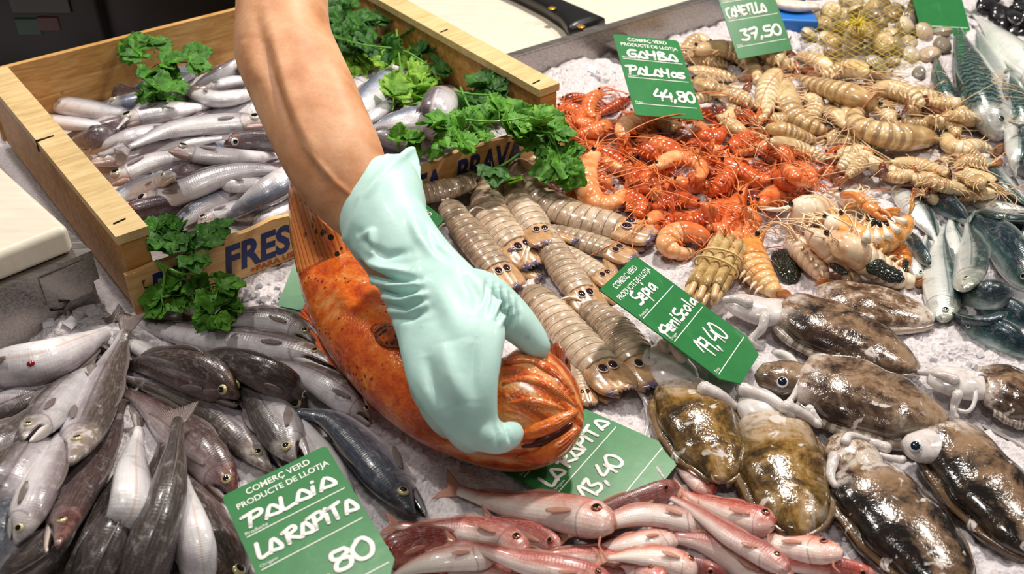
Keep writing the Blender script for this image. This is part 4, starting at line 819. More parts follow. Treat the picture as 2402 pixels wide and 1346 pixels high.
RED = [  # (points head -> tail, half px, shade 0 mid 1 pale 2 dark)
 (I_((110, 95), (190, 78), (280, 75)), 11, 2), (I_((350, 45), (290, 95), (270, 165), (320, 215)), 16, 0), (I_((80, 150), (170, 155), (230, 190), (180, 235)), 15, 0), (I_((520, 85), (420, 140), (320, 190)), 12, 2),
 (I_((540, 185), (660, 180), (780, 190), (860, 220)), 15, 1), (I_((1340, 205), (1200, 195), (1050, 175), (900, 165)), 16, 2), (I_((640, 300), (560, 250), (490, 280), (500, 350)), 22, 1), (I_((860, 430), (760, 400), (650, 350), (580, 330)), 22, 0),
 (I_((1330, 260), (1350, 340), (1290, 410), (1190, 425)), 15, 1), (I_((970, 240), (1000, 320), (1070, 335), (1140, 260)), 19, 0), (I_((850, 250), (780, 270), (700, 240), (640, 260)), 15, 1), (I_((1090, 480), (1220, 545), (1340, 600), (1450, 590)), 22, 0),
 (I_((200, 330), (280, 300), (380, 260), (460, 230)), 18, 0), (I_((590, 480), (640, 590), (700, 690), (780, 710)), 20, 0), (I_((1160, 400), (1260, 330), (1330, 290)), 15, 0), (I_((1360, 420), (1450, 460), (1590, 520), (1740, 555)), 16, 2),
 (I_((1340, 760), (1470, 690), (1590, 640), (1700, 590)), 22, 0), (I_((150, 640), (190, 720), (250, 775), (330, 795)), 19, 1), (I_((660, 665), (570, 660), (480, 685)), 11, 2), (I_((450, 740), (530, 720), (600, 770), (570, 850)), 22, 0),
 (I_((640, 870), (700, 840), (770, 860), (720, 920)), 18, 0), (I_((1330, 420), (1410, 390), (1440, 440), (1400, 490)), 16, 1), (I_((590, 420), (650, 415), (710, 465)), 17, 2), (I_((940, 430), (1050, 410), (1160, 400)), 12, 1),
 (I_((300, 400), (420, 470), (540, 560), (600, 640)), 20, 0), (I_((320, 460), (400, 500), (490, 530)), 14, 1), (I_((720, 300), (800, 330), (930, 370), (1040, 400)), 17, 2), (I_((1180, 520), (1130, 600), (1080, 660), (1010, 700)), 18, 0),
 (I_((1620, 570), (1560, 620), (1500, 600), (1440, 540)), 20, 0), (I_((960, 480), (1060, 560), (1140, 620)), 14, 2), (I_((700, 520), (780, 470), (880, 462), (965, 500), (985, 565), (920, 600)), 17, 1), (I_((790, 600), (900, 630), (1040, 645), (1160, 660)), 18, 0),
 (I_((330, 430), (265, 510), (255, 630), (310, 735), (410, 745), (480, 690), (510, 635)), 25, 1), (I_((1150, 735), (1070, 800), (980, 855), (880, 860), (800, 800)), 24, 0), (I_((1040, 970), (920, 930), (810, 940), (765, 1010), (850, 1060), (970, 1050)), 22, 1), (I_((1210, 690), (1195, 800), (1150, 900), (1060, 910), (1040, 850)), 22, 0),
 (I_((1270, 780), (1290, 870), (1240, 950), (1150, 960)), 21, 1), (I_((960, 760), (860, 720), (760, 740), (650, 790)), 17, 2), (I_((1500, 500), (1600, 600), (1690, 640)), 16, 0), (I_((1700, 660), (1660, 560), (1600, 480)), 15, 0),
 (I_((1560, 480), (1480, 420), (1380, 380)), 15, 0), (V(1702, 350, 2.691)((640, 40), (740, 20), (840, 30), (920, 70)), 15, 0), (V(1702, 350, 2.691)((700, 120), (800, 110), (870, 60)), 14, 1),
]
fill = []; rg = random.Random(11)
while len(fill) < 22:
    x, y = rg.uniform(1330, 1900), rg.uniform(270, 560)
    if (x-1600)/330+(y-400)/200 > 1.05 or (x-1330)/600 < (y-470)/200: continue
    a = rg.uniform(0, 6.28); l = rg.uniform(40, 60); fill.append(([(x-math.cos(a)*l, y-math.sin(a)*l*.7), (x+rg.uniform(-12, 12), y+rg.uniform(-12, 12)), (x+math.cos(a)*l, y+math.sin(a)*l*.7)], 17, rg.choice([0, 0, 2])))
labs = row_labels(RED, 'red prawn', 'the red prawn heap', None)
for p, hf, sh in fill: prawn('red_prawn', 'prawn', 'red prawn of the bottom layer, glimpsed between the prawns on top', 'bottom layer of red prawns', p, hf*1.1, RP[sh], RPL, RPA, RP[0], ants=2, legs=False, soft=.6, zmax=.022)
for k, (p, hf, sh) in enumerate(RED): prawn('red_prawn', 'prawn', labs[k], GR, p, hf*1.25, RP[sh], RPL, RPA, RP[0], ants=8, soft=.55, zmax=.03+.0006*k)
GG = 'striped prawns heaped at the upper right'
GRY = [
 (J((1290, 345), (1200, 310), (1120, 370), (1080, 450)), 14, 1), (J((1170, 640), (1300, 700), (1450, 725), (1560, 720)), 17, 0), (J((1100, 560), (1280, 582), (1430, 605), (1540, 635)), 15, 1), (J((1380, 770), (1500, 760), (1620, 820), (1690, 880)), 18, 0),
 (J((1130, 440), (1230, 460), (1330, 490), (1450, 520)), 16, 0), (J((1180, 400), (1350, 390), (1510, 420), (1610, 500), (1660, 600), (1690, 690)), 21, 1), (J((1580, 340), (1740, 410), (1880, 500), (2010, 570)), 20, 0),
 (H((520, 560), (420, 500), (300, 450), (210, 440)), 16, 1), (H((800, 580), (660, 540), (520, 570), (400, 610)), 19, 0), (H((1400, 800), (1290, 770), (1180, 740), (1080, 720)), 16, 1), (H((830, 700), (980, 705), (1130, 750), (1250, 860)), 20, 1),
 (H((1340, 935), (1240, 960), (1160, 880), (1100, 840)), 17, 0), (H((620, 1000), (560, 920), (420, 850), (340, 830)), 16, 0), (H((900, 880), (960, 930), (1000, 1000)), 16, 1), (H((300, 760), (380, 820), (340, 950), (300, 1030)), 18, 0),
 (H((150, 640), (160, 780), (210, 910), (330, 990), (500, 1050)), 24, 0), (J((1840, 560), (1770, 660), (1740, 790), (1760, 930)), 24, 1), (H((-10, 1010), (150, 1040), (290, 1085), (400, 1112)), 19, 0), (H((860, 850), (720, 775), (560, 725), (410, 680), (300, 640), (230, 600)), 26, 0),
 (H((1320, 1090), (1180, 1085), (1010, 1085), (850, 1050), (720, 990), (690, 910), (780, 870)), 30, 0), (H((1420, 1060), (1440, 1140), (1540, 1180), (1650, 1150), (1790, 1200)), 20, 1), (H((1640, 940), (1520, 910), (1400, 930)), 16, 1), (H((20, 1120), (190, 1165), (340, 1215), (480, 1275)), 20, 0),
 (G((1700, 285), (1600, 268), (1480, 280), (1340, 290)), 19, 1), (G((1520, 265), (1400, 235), (1260, 205), (1180, 240)), 16, 0), (G((1050, 85), (1200, 95), (1330, 125), (1420, 170)), 16, 1), (G((1640, 235), (1560, 190), (1460, 150)), 17, 0), (G((1260, 290), (1340, 320), (1440, 320)), 15, 1), (G((1180, 150), (1090, 180), (1020, 150)), 15, 1), (H((1500, 1300), (1620, 1280), (1740, 1330)), 17, 0),
]
fill = []
while len(fill) < 34:
    x, y = rg.uniform(1640, 2330), rg.uniform(100, 460)
    if y < 100+(x-1640)*.18 or y > 270+(x-1640)*.33: continue
    a = rg.uniform(0, 6.28); l = rg.uniform(45, 62); fill.append(([(x-math.cos(a)*l, y-math.sin(a)*l*.6), (x+rg.uniform(-10, 10), y+rg.uniform(-10, 10)), (x+math.cos(a)*l, y+math.sin(a)*l*.6)], 20, rg.choice([0, 1])))
labs = row_labels(GRY, 'beige striped prawn', 'the pale prawn heap', None)
for p, hf, sh in fill: prawn('striped_prawn', 'prawn', 'pale prawn of the bottom layer, glimpsed between the striped prawns on top', 'bottom layer of pale prawns', p, hf, GP[sh], GPL, GPA, GPT, ants=2, legs=False, soft=.6, zmax=.02)
for k, (p, hf, sh) in enumerate(GRY): prawn('striped_prawn', 'prawn', labs[k], GG, p, hf*1.22, GP[sh], GPL, GPA, GPT, ants=5, antlen=1.1, soft=.55, zmax=.03+.001*k)
# ---------------------------------------------------------------- mantis shrimps
m = Mat('mantis_shell'); u, v, _ = m.sep(m.uv()); d = m.math('MULTIPLY_ADD', m.math('COSINE', m.mul(v, 2*math.pi)), .5, .5); nz = m.noise(m.obj(), 60, 4, .65)
c = m.ramp(m.add(nz, m.mul(m.math('SUBTRACT', m.rnd(), .5), .3)), [(.28, C('#8f7c68')), (.5, C('#bba38a')), (.72, C('#dcc8b0'))])
fr = m.math('FRACT', m.mul(m.math('SUBTRACT', u, .02), 13)); c = m.mix(m.mul(m.mul(m.step(fr, .84, .93), m.step(d, .3, .55)), .7), c, C('#5a4638'))
sp = m.mul(m.step(m.math('ABSOLUTE', m.math('SUBTRACT', m.math('ABSOLUTE', m.math('SUBTRACT', v, .5)), .36)), .05, .02), m.step(m.noise(m.obj(), 160, 2), .5, .65)); c = m.mix(m.mul(sp, .35), c, C('#8a5a48'))
MANT = m.set(color=c, rough=.22, coat=.6, sss=(.3, (1, .7, .5), .004), normal=m.bump(nz, .3, .0012))
m = Mat('mantis_tail_plate'); u, v, _ = m.sep(m.uv()); nz = m.noise(m.obj(), 90, 3, .6); c = m.ramp(nz, [(.3, C('#a87f58')), (.6, C('#cfa67c')), (.8, C('#dcc0a0'))]); c = m.mix(m.mul(m.step(u, .82, .93), m.step(m.noise(m.obj(), 130, 2), .42, .55)), c, C('#6a6488'))
MTEL = m.set(color=c, rough=.2, coat=.6, sss=(.3, (1, .7, .5), .004), normal=m.bump(nz, .3, .001))
MLEG = plain('mantis_pale_limb', '#e6dccb', .3, coat=.4, sss=(.3, (1, .9, .8), .003)); MCLAW = plain('mantis_cream_claw', '#d8c29c', .2, coat=.6, sss=(.3, (1, .8, .6), .004)); MSPOT = plain('mantis_dark_spot', '#2e1220', .1, coat=.6); MRING = plain('mantis_pale_ring', '#efe6da', .3)
K = V(950, 350, 2.071); GN = 'mantis shrimps beside the gloved hand'
def mantis(label, pts, half, legs=1, claw=0, telson=True, soft=.5, zmax=None, tilt=90, side=1):
    n = 40; ST = [(0, .45), (.04, .72), (.14, .85), (.2, .82), (.3, .92), (.55, 1), (.85, .98), (.93, .85), (1, .8)]; rg = rng_of('mantis', pts)
    X, R, kh = lay(pts, half, .62, 0, n, lambda t: prof(t, ST), soft, stiff=1, zmax=zmax); T, D, S, N = axes(X, side, tilt); Sh = np.cross(T, D); t = np.linspace(0, 1, n); w_ = R*prof(t, ST); r0 = w_.max(); root = thing('mantis_shrimp', label, 'mantis shrimp', (*X[n//2][:2], max(0, X[n//2][2]-r0*.5)), GN)
    def at(u_):
        i = u_*(n-1); k = int(min(n-2, max(0, i))); f = i-k; g = lambda A: A[k]*(1-f)+A[k+1]*f
        return g(X), unit(g(T)), unit(g(D)), unit(g(Sh)), float(g(w_))
    def part(us, ks, nm, mt):
        q = [at(x) for x in us]; b = MB(); k = np.array(ks); rr = np.array([a[4] for a in q])*k
        b.sweep(np.array([a[0] for a in q]), np.array([a[2] for a in q]), np.array([a[3] for a in q]), rr*.66, rr*.4, rr, seg=18, uvals=np.array(us)); b.build(nm, mt, root)
    part(np.linspace(0, .2, 8), [.8, .95, 1, 1, 1, 1, 1, .9], 'carapace', MANT)
    us, ks = [], []
    ns = 9
    for s_ in range(ns):
        a0, a1 = .19+s_*.083, .19+(s_+1)*.083; us += [a0, a0+.008, a0+.04, a1-.016, a1-.004]; ks += [.968, .99, 1.0, 1.016, 1.01]
    part(us, ks, 'abdomen', MANT)
    c, T1, D1, S1, w1 = at(.93)
    if telson:
        Lt = r0*2.0; G_ = []
        for i, s_ in enumerate(np.linspace(0, 1, 9)):
            wv = w1*(1.04+.16*math.sin(s_*math.pi)) if s_ < .6 else w1*1.19*math.sqrt(max(.02, 1-((s_-.6)/.47)**2)); row = []
            for j, q in enumerate(np.linspace(-1, 1, 13)):
                jag = (.07 if j % 2 == 0 else -.02)*Lt*(s_ > .95)
                row.append(c+T1*(Lt*s_+jag*(1-abs(q)*.3)-Lt*.06)+S1*wv*q+D1*(r0*.46*(1-abs(q)**2.2)*(1-s_*.55)+r0*.04*math.cos(q*15)*(s_ < .9)))
            G_.append(row)
        b = MB(); b.sheet(np.array(G_), .0022); tp = b.build('telson', MTEL, root)
        for q in (-1, 1):
            e = c+T1*Lt*.26+S1*w1*.29*q+D1*r0*.47; b = MB(); b.ball(e-D1*.0006, [D1, T1, S1], (r0*.05, r0*.30, r0*.245), 6, 14); b.build('spot_ring', MRING, tp)
            b = MB(); b.ball(e+D1*.0004, [D1, T1, S1], (r0*.07, r0*.25, r0*.195), 6, 14); b.build('eye_spot', MSPOT, tp)
        for q in (-1, 1):                      # side blades of the tail fan
            b = MB(); a = c+S1*w1*.85*q-D1*r0*.12; dr = unit(T1+S1*q*.8); wd = np.cross(dr, D1); G_ = []
            for s_ in np.linspace(0, 1, 7):
                wv = r0*(.14+.26*math.sin(min(1, s_*1.1)*math.pi*.7)); cc = a+dr*Lt*.95*s_-D1*r0*.12*s_; G_.append([cc-wd*wv, cc+D1*wv*.25, cc+wd*wv])
            b.sheet(np.array(G_), .0018); b.tube([a, a+dr*Lt*.6+S1*q*r0*.15, a+dr*Lt*.98+S1*q*r0*.2], [r0*.1, r0*.08, r0*.015], 6); b.build('tail_blade', MTEL, root)
    for q in range(legs*3):
        b = MB()
        u_ = .16+.035*(q % 3); c, T1, D1, S1, w1 = at(u_); sd = 1 if (q % 2 == 0) == (rg.random() < .8) else -1; a = c+S1*sd*w1*.9; d1 = unit(S1*sd+T1*rg.uniform(-.2, .9)+D1*.35); d2 = unit(T1*rg.uniform(.6, 1.2)+S1*sd*rg.uniform(.1, .8)-D1*.12)
        b.tube(spline([a, a+d1*r0*.7, a+d1*r0*.8+d2*r0*rg.uniform(.9, 1.5)], 7), np.linspace(r0*.075, r0*.04, 7), 6)
        b.build('walking_leg', MLEG, root)
    for q in ([1, -1] if claw == 2 else [claw] if claw else []):
        c, T1, D1, S1, w1 = at(.07); a = c+S1*q*w1*.7+D1*r0*.3; mid = a+S1*q*r0*.6-T1*r0*.3; tip = mid+T1*r0*1.6+S1*q*r0*.7-D1*r0*.2; sp_ = spline([mid-T1*r0*.2, mid+(tip-mid)*.5+S1*q*r0*.2, tip], 10); T2, D2, S2 = frames(sp_, D1)
        b = MB(); b.sweep(sp_, D2, S2, r0*prof(np.linspace(0, 1, 10), [(0, .12), (.2, .3), (.6, .34), (.9, .22), (1, .08)])*.5, w=r0*prof(np.linspace(0, 1, 10), [(0, .15), (.2, .36), (.6, .40), (.9, .25), (1, .08)]), seg=10); b.tube([a, mid-T1*r0*.15, mid+T1*r0*.1], r0*.16, 6); b.build('claw', MCLAW, root)
    for q in (-1, 1):
        c, T1, D1, S1, w1 = at(.0); e = c+S1*q*w1*.3-T1*r0*.12+D1*r0*.15; b = MB(); b.ball(e, [S1, T1, D1], (r0*.12, r0*.09, r0*.09), 6, 8); b.build('eye', MRING, root)
    return root
MN = [
 ('mantis shrimp with only its pale tail tip showing under the orange fish head', K((800, 1000), (830, 1090), (870, 1190)), 24, 0, 0),
 ('mantis shrimp at the back beside the lettered slat and the glove cuff', K((330, 150), (230, 190), (120, 215), (40, 225)), 27, 0, 0),
 ('mantis shrimp mostly hidden under the topmost one, single eye spot showing', K((600, 390), (760, 420), (920, 465), (1030, 505)), 26, 0, 0),
 ('slim mantis shrimp between the topmost one and the eye spotted pair', K((640, 440), (780, 510), (900, 580), (970, 625)), 25, 0, 0),
 ('mantis shrimp tucked under the green sepia tag, tail to the cuttlefish', K((880, 760), (990, 850), (1080, 960), (1150, 1060)), 44, 0, 0),
 ('mantis shrimp at the back between the topmost one and the wide tailed one', K((440, 100), (520, 200), (600, 320), (660, 420)), 34, 1, 1),
 ('mantis shrimp with two dark eye spots, running to the sepia tag edge', K((660, 380), (720, 490), (790, 610), (870, 720)), 36, 1, 0),
 ('leftmost mantis shrimp, nearest to the glove wrist', K((200, 260), (280, 370), (380, 500), (470, 610)), 36, 1, 0),
 ('mantis shrimp pointing at the cuttlefish, lowest and most banded', K((600, 680), (700, 780), (830, 930), (980, 1090)), 45, 1, 0),
 ('mantis shrimp with a wide spiny tail and two eye spots on top of the others', K((420, 140), (400, 260), (450, 370), (560, 490)), 41, 1, 1),
 ('topmost mantis shrimp, its head under a parsley leaf, tail at the red prawns', K((530, 60), (600, 140), (680, 250), (820, 325), (960, 365), (1080, 395)), 38, 2, -1),
]
for i, (lab, pts, hf, lg, cl) in enumerate(MN): mantis(lab, pts, hf*1.1, lg, cl, soft=.5, zmax=.022+.004*i if i < 10 else .075)

# ---------------------------------------------------------------- langoustines
LG = [prawn_mat('langoustine_shell', '#e39a4a', '#c4682c', '#f3cf9a'), prawn_mat('pale_langoustine_shell', '#efd3b0', '#d99a68', '#f6e8d6')]
LGC = plain('langoustine_claw', '#d98a48', .25, coat=.5); LGL = plain('langoustine_legs', '#efcfa8', .3, coat=.4)
m = Mat('dark_green_roe'); vr = m.voro(m.obj(), 420); ROE = m.set(color=m.ramp(vr, [(.1, C('#1d2f1e')), (.6, C('#0c140e'))]), rough=.25, coat=.4, normal=m.bump(vr, 1.0, .002))
def langoustine(label, pts, half, mat, roe=None, claws=0, tilt=5, side=None, spines=False, zmax=None):
    r = prawn('langoustine', 'langoustine', label, 'langoustines on the ice', pts, half*1.3, mat, LGL, LGL, LG[0], side=side, ants=3, antlen=.9, soft=.5, tilt=tilt, zmax=zmax); rg = rng_of('lg', pts)
    if roe:
        x0, y0, x1, y1, rw = roe; z = surf((x0+x1)/2, (y0+y1)/2)[2]; a, e = P(x0, y0, z+.004), P(x1, y1, z+.004); n = 16; L = a+(e-a)*np.linspace(0, 1, n)[:, None]; T, D, S = frames(L); b = MB()
        rr = rw*MM(x0, y0, z)*prof(np.linspace(0, 1, n), [(0, .25), (.15, .8), (.5, 1), (.85, .8), (1, .3)])*np.array([rg.uniform(.85, 1.15) for _ in range(n)]); b.sweep(L, D, S, rr*.6, w=rr, seg=14); b.build('egg_mass', ROE, r)
    for q in range(claws):
        p0 = np.array(pts[0], float); z = .02; dr = np.array([rg.uniform(-.6, 1), rg.uniform(-1, -.2)]) if q else np.array([.9, .5]); dr /= np.linalg.norm(dr); a = P(*p0, z); c1 = p0+dr*45+np.array([10, 0]); c2 = c1+dr*70; e1, e2 = P(*c1, z+.012), P(*c2, z+.008)
        b = MB(); mm = MM(*p0, z); b.tube(spline([a, (a+e1)/2+EZ*.006, e1], 6), mm*9, 6); pl = spline([e1, e1+(e2-e1)*.55], 8); T, D, S = frames(pl); w_ = mm*prof(np.linspace(0, 1, 8), [(0, 8), (.3, 16), (.8, 18), (1, 15)]); b.sweep(pl, D, S, w_*.7, w=w_, seg=10)
        sd = unit(np.cross(e2-e1, EZ))
        for k in (-1, 1): f = e1+(e2-e1)*.5; b.tube(spline([f+sd*k*mm*9, f+(e2-e1)*.3+sd*k*mm*13, e2+sd*k*mm*4], 7), mm*np.array([8, 8, 7, 6, 5, 3.5, 1.5]), 6)
        b.build('claw', LGC, r)
    if spines:
        b = MB(); sp = spline(pts, 9)
        for i in range(3, 8):
            z = surf(*sp[i])[2]+.002; a = P(*sp[i], z); t2 = sp[i+1]-sp[i-1] if i < 8 else sp[i]-sp[i-1]; nrm = np.array([-t2[1], t2[0]])/np.linalg.norm(t2); nrm = -nrm if nrm[1] > 0 else nrm; e = P(*(sp[i]+nrm*34), z+.002); b.tube([a, (a+e)/2, e], [.005, .0035, .0006], 6)
        b.build('tail_spines', plain('white_shell_spine', '#f3e6d6', .25, coat=.5), r)
    return r
langoustine('pale langoustine with black eye lying on its side by the red prawns', G((420, 400), (520, 380), (620, 370), (720, 400)), 26, LG[1], zmax=.03)
langoustine('yellowish langoustine shell at the back, with two long thin claws', G((740, 290), (820, 330), (900, 380), (960, 410)), 24, LG[1], claws=1, zmax=.03)
langoustine('small orange langoustine tail with dark edged belly, near the front sardine', G((900, 630), (990, 640), (1070, 650), (1110, 710), (1090, 780)), 26, LG[0], roe=(1702+1140/2.691, 350+690/2.691, 1702+1130/2.691, 350+770/2.691, 8), zmax=.034)
langoustine('pale langoustine curled between the red prawns and the one with the long egg mass', G((620, 470), (700, 480), (790, 470), (860, 500)), 22, LG[1], zmax=.034)
langoustine('leftmost langoustine, orange tail curving to the cuttlefish', G((170, 560), (150, 660), (190, 760), (260, 850), (340, 930)), 31, LG[0], roe=(1702+350/2.691, 350+640/2.691, 1702+420/2.691, 350+840/2.691, 32), zmax=.034, side=-1)
langoustine('belly-up langoustine with pale legs, next to the one holding the round egg mass', G((400, 560), (480, 640), (570, 740), (650, 850)), 29, LG[1], tilt=-40, zmax=.036)
langoustine('langoustine with folded legs and curled orange tail in the middle', G((520, 520), (620, 600), (720, 700), (790, 780), (760, 840), (700, 850)), 28, LG[1], tilt=-30, roe=(1702+660/2.691, 350+720/2.691, 1702+770/2.691, 350+790/2.691, 13), zmax=.04)
langoustine('longest langoustine, its belly covered with a long dark egg mass', G((660, 540), (790, 630), (920, 720), (1080, 810), (1230, 850)), 30, LG[1], tilt=-20, roe=(1702+850/2.691, 350+690/2.691, 1702+1120/2.691, 350+830/2.691, 27), zmax=.044)
langoustine('orange langoustine bent like a bow with white spines and egg mass on top', G((740, 430), (790, 530), (900, 580), (1040, 560), (1130, 480), (1160, 400)), 28, LG[0], roe=(1702+790/2.691, 350+435/2.691, 1702+1060/2.691, 350+465/2.691, 20), spines=True, zmax=.046, side=1)

# ---------------------------------------------------------------- bundle of razor clams
m = Mat('razor_shell'); nz = m.noise(m.scale(m.obj(), (1, 1, 1)), 90, 4, .6); RAZ = m.set(color=m.ramp(nz, [(.3, C('#8a6a3c')), (.5, C('#b8975f')), (.75, C('#dcc79a'))]), rough=.3, coat=.4, normal=m.bump(nz, .25, .001))
FOOT = plain('razor_clam_foot', '#d9b583', .3, coat=.5, sss=(.3, (1, .8, .6), .004)); BANDM = plain('rubber_band', '#d9b77a', .45)
za = P(1712, 560, .03); zb_ = P(1655, 668, .03); ax = unit(zb_-za); sx = unit(np.cross(ax, EZ)); mm = MM(1690, 610, .03); k = 0
for i, (o_, h_) in enumerate(((-36, 0), (-12, 2), (13, 1), (36, 0), (-24, 17), (1, 20), (25, 17))):
    a = za+sx*o_*mm*.95+EZ*((h_-17)*mm*.9)+ax*mm*(6*((i*5) % 3)-8); e = zb_+sx*o_*mm*.95+EZ*((h_-17)*mm*.9)+ax*mm*(7*((i*3) % 4)-6)
    L = a+(e-a)*np.linspace(0, 1, 10)[:, None]; T, D, S = frames(L); r = thing('razor_clam', f'razor clam of the banded bundle, {["leftmost of the lower four","second of the lower four from the left","third of the lower four from the left","rightmost of the lower four","left one of the upper three","middle one of the upper three","right one of the upper three"][i]}', 'razor clam', (*L[5][:2], max(0, L[5][2]-mm*9)), 'razor clams tied with rubber bands')
    ta = rng_of(i).uniform(-.5, .5); D2 = D*math.cos(ta)+S*math.sin(ta); S2 = np.cross(T, D2)
    b = MB(); b.sweep(L, D2, S2, mm*10.5*prof(np.linspace(0, 1, 10), [(0, .8), (.1, 1), (.9, 1), (1, .85)]), w=mm*12.5, seg=14, exp=.75); b.build('shell', RAZ, r)
    b = MB(); f = e; fd = unit(ax+sx*rng_of(i, 2).uniform(-.2, .2)-EZ*.15); b.tube(spline([f-ax*mm*6, f+fd*mm*20, f+fd*mm*44], 7), mm*np.array([8, 9, 8.5, 8, 8.5, 8, 4]), 10); b.build('foot', FOOT, r)
for q, sl in ((.42, .1), (.58, -.12)):
    c0 = za+(zb_-za)*q-EZ*mm*8; th = np.linspace(0, 2*math.pi, 33)[:-1]; ring = [c0+sx*math.cos(t)*mm*54+EZ*math.sin(t)*mm*29+ax*math.cos(t+.6)*sl*mm*60 for t in th]; b = MB(); b.tube(ring+ring[:1], .0013, 6)
    tag(b.build('rubber_band', BANDM, origin=c0-EZ*mm*26), 'rubber band round the razor clam bundle, nearer the '+('blunt upper ends' if q < .5 else 'feet'), 'rubber band', 'rubber bands round the razor clams')

# ---------------------------------------------------------------- clams in a yellow net, mussels
m = Mat('clam_shell'); u, v, _ = m.sep(m.uv()); rd = m.rnd(); nz = m.noise(m.obj(), 60, 4, .65); base = m.ramp(rd, [(0, C('#a8854a')), (.2, C('#d6bd92')), (.36, C('#5d4e40')), (.5, C('#d8c6aa')), (.66, C('#8f6430')), (.82, C('#38342f')), (1, C('#b89f82'))])
rg_ = m.math('MULTIPLY_ADD', m.math('SINE', m.mul(u, 60)), .5, .5); c = m.mix(m.mul(m.step(nz, .5, .68), .55), base, C('#4a3a2c')); c = m.mix(m.mul(rg_, .22), c, C('#f0e4d0'))
CLAM = m.set(color=c, rough=.3, coat=.45, normal=m.bump(rg_, .5, .0008))
def clam(name, cat, label, group, px, py, r, mat, long=1.25, seedk=0):
    rg = rng_of(name, px, py); X0 = P(px, py, .02); rr = r*MM(px, py, .02); z = FIELD.support(X0[0], X0[1], rr, rr*.6, .8); c = P(px, py, z); FIELD.stamp(np.array([c]), rr*.95, rr*.6)
    n = unit(np.array([rg.gauss(0, .5), rg.gauss(-.3, .5), 1])); a = unit(np.cross(n, [rg.gauss(0, 1), rg.gauss(0, 1), .1])); b2 = np.cross(n, a); root = thing(name, label, cat, (*c[:2], max(0, c[2]-rr*.6)), group)
    for sg, nm in ((1, 'upper_valve'), (-1, 'lower_valve')):
        G_ = []
        for q in np.linspace(0.02, 1, 8):
            th = np.linspace(0, 2*math.pi, 18, endpoint=False); G_.append([c+(a*(math.cos(t)*rr*long*q*.8+ (1-q)*0)+b2*((math.sin(t)*rr*.8*q)+(1-q)*rr*.45)+n*sg*(rr*.5*math.sqrt(max(0, 1-q**2.4))+.0003)) for t in th])
        b = MB(); i0 = b.grid(np.array(G_), wrap=True, flip=sg > 0); b.cap([i0+j for j in range(18)], np.mean(G_[0], axis=0), 0); b.build(nm, mat, root)
CXY = (2062, 76); pos = []; rg = random.Random(21)
for lay_, (cnt, f) in enumerate(((34, 1.0), (30, .82), (16, .5))):
    tries = 0; mine = []
    while len(mine) < cnt and tries < 4000:
        tries += 1; t, q = rg.uniform(0, 6.283), math.sqrt(rg.random())*f; x, y = CXY[0]+math.cos(t)*q*172, CXY[1]+math.sin(t)*q*76+(0 if lay_ == 0 else -14*lay_)
        if all(((x-a)/42)**2+((y-e)/30)**2 > 1 for a, e in mine): mine.append((x, y))
    pos.append(mine)
flat = [(x, y) for l in pos for x, y in l]; dist = lambda p: (p[0]-2005)*.9+(p[1]-70)
labs = row_labels([[(x, y), (x, y)] for x, y in flat], 'clam', 'the netted clam heap', None)
for (x, y), lb_ in zip(flat, labs): clam('clam', 'clam', lb_, 'clams in the yellow net', x, y, rg.uniform(23, 31), CLAM)
clam('clam', 'clam', 'single clam lying outside the net beside the mackerel', None, 2155, 172, 20, CLAM)
NETM = plain('yellow_net_cord', '#d9c23a', .5); bag = thing('net_bag', 'yellow net bag with a frayed knot holding the clams', 'net bag', P(*CXY, 0))
# smooth height over the heap
b = MB()
def net_pt(x, y):
    w_ = surf(x, y); r_ = .006; z = max(w_[2], np.mean([FIELD.at(w_[0]+dx, w_[1]+dy) for dx in (-r_, 0, r_) for dy in (-r_, 0, r_)])); return P(x, y, z+.001)
for sgn in (1, -1):
    for o_ in np.arange(-330, 331, 24):
        seg_ = []
        for t in np.linspace(-1, 1, 46):
            x = CXY[0]+o_+t*180; y = CXY[1]+sgn*t*95; ok = ((x-CXY[0])/188)**2+((y-CXY[1])/92)**2 < 1 and x < 2150+25*math.sin(y*.1)
            if ok: seg_.append(net_pt(x, y))
            if (not ok or t == 1) and seg_:
                if len(seg_) > 3: b.tube(np.array(seg_), .0004, 4)
                seg_ = []
b.build('net', NETM, bag)
b = MB(); kc = net_pt(2008, 70)+EZ*.006
for i in range(26):
    t = rg.uniform(0, 6.283); l = rg.uniform(.012, .032); e = kc+np.array([math.cos(t)*l, math.sin(t)*l, -.004]); g_ = FIELD.at(e[0], e[1])+.002; e[2] = max(e[2], g_) if e[2] > g_-.02 else g_; md = (kc+e)/2+EZ*rg.uniform(.002, .01); b.tube([kc, md, e], [.0009, .0007, .0005], 4)
for i in range(26): t = rg.uniform(0, 6.283); e = kc+np.array([math.cos(t)*.012, math.sin(t)*.012, rg.uniform(.004, .016)]); b.tube([kc, (kc+e)/2+np.array([0, 0, .003]), e], [.0009, .0008, .0004], 4)
b.build('knot', NETM, bag)
m = Mat('mussel_shell'); nz = m.noise(m.obj(), 40, 3); MUS = m.set(color=m.ramp(nz, [(.4, C('#141318')), (.62, C('#2c2a30')), (.8, C('#7a5a3a'))]), rough=.2, coat=.6)
flat = []
for l_ in range(2):
    for i in range(13): flat.append((2300+rg.uniform(0, 120), rg.uniform(-15, 62) if l_ else rg.uniform(-10, 80)))
flat = [(x, y) for x, y in flat if y < (x-2270)*.75]
labs = row_labels([[(x, y), (x, y)] for x, y in flat], 'dark mussel', 'the corner mussels', None)
for (x, y), lb_ in zip(flat, labs): clam('mussel', 'mussel', lb_, 'mussels in the far right corner', x, y, rg.uniform(19, 25), MUS, 1.7)
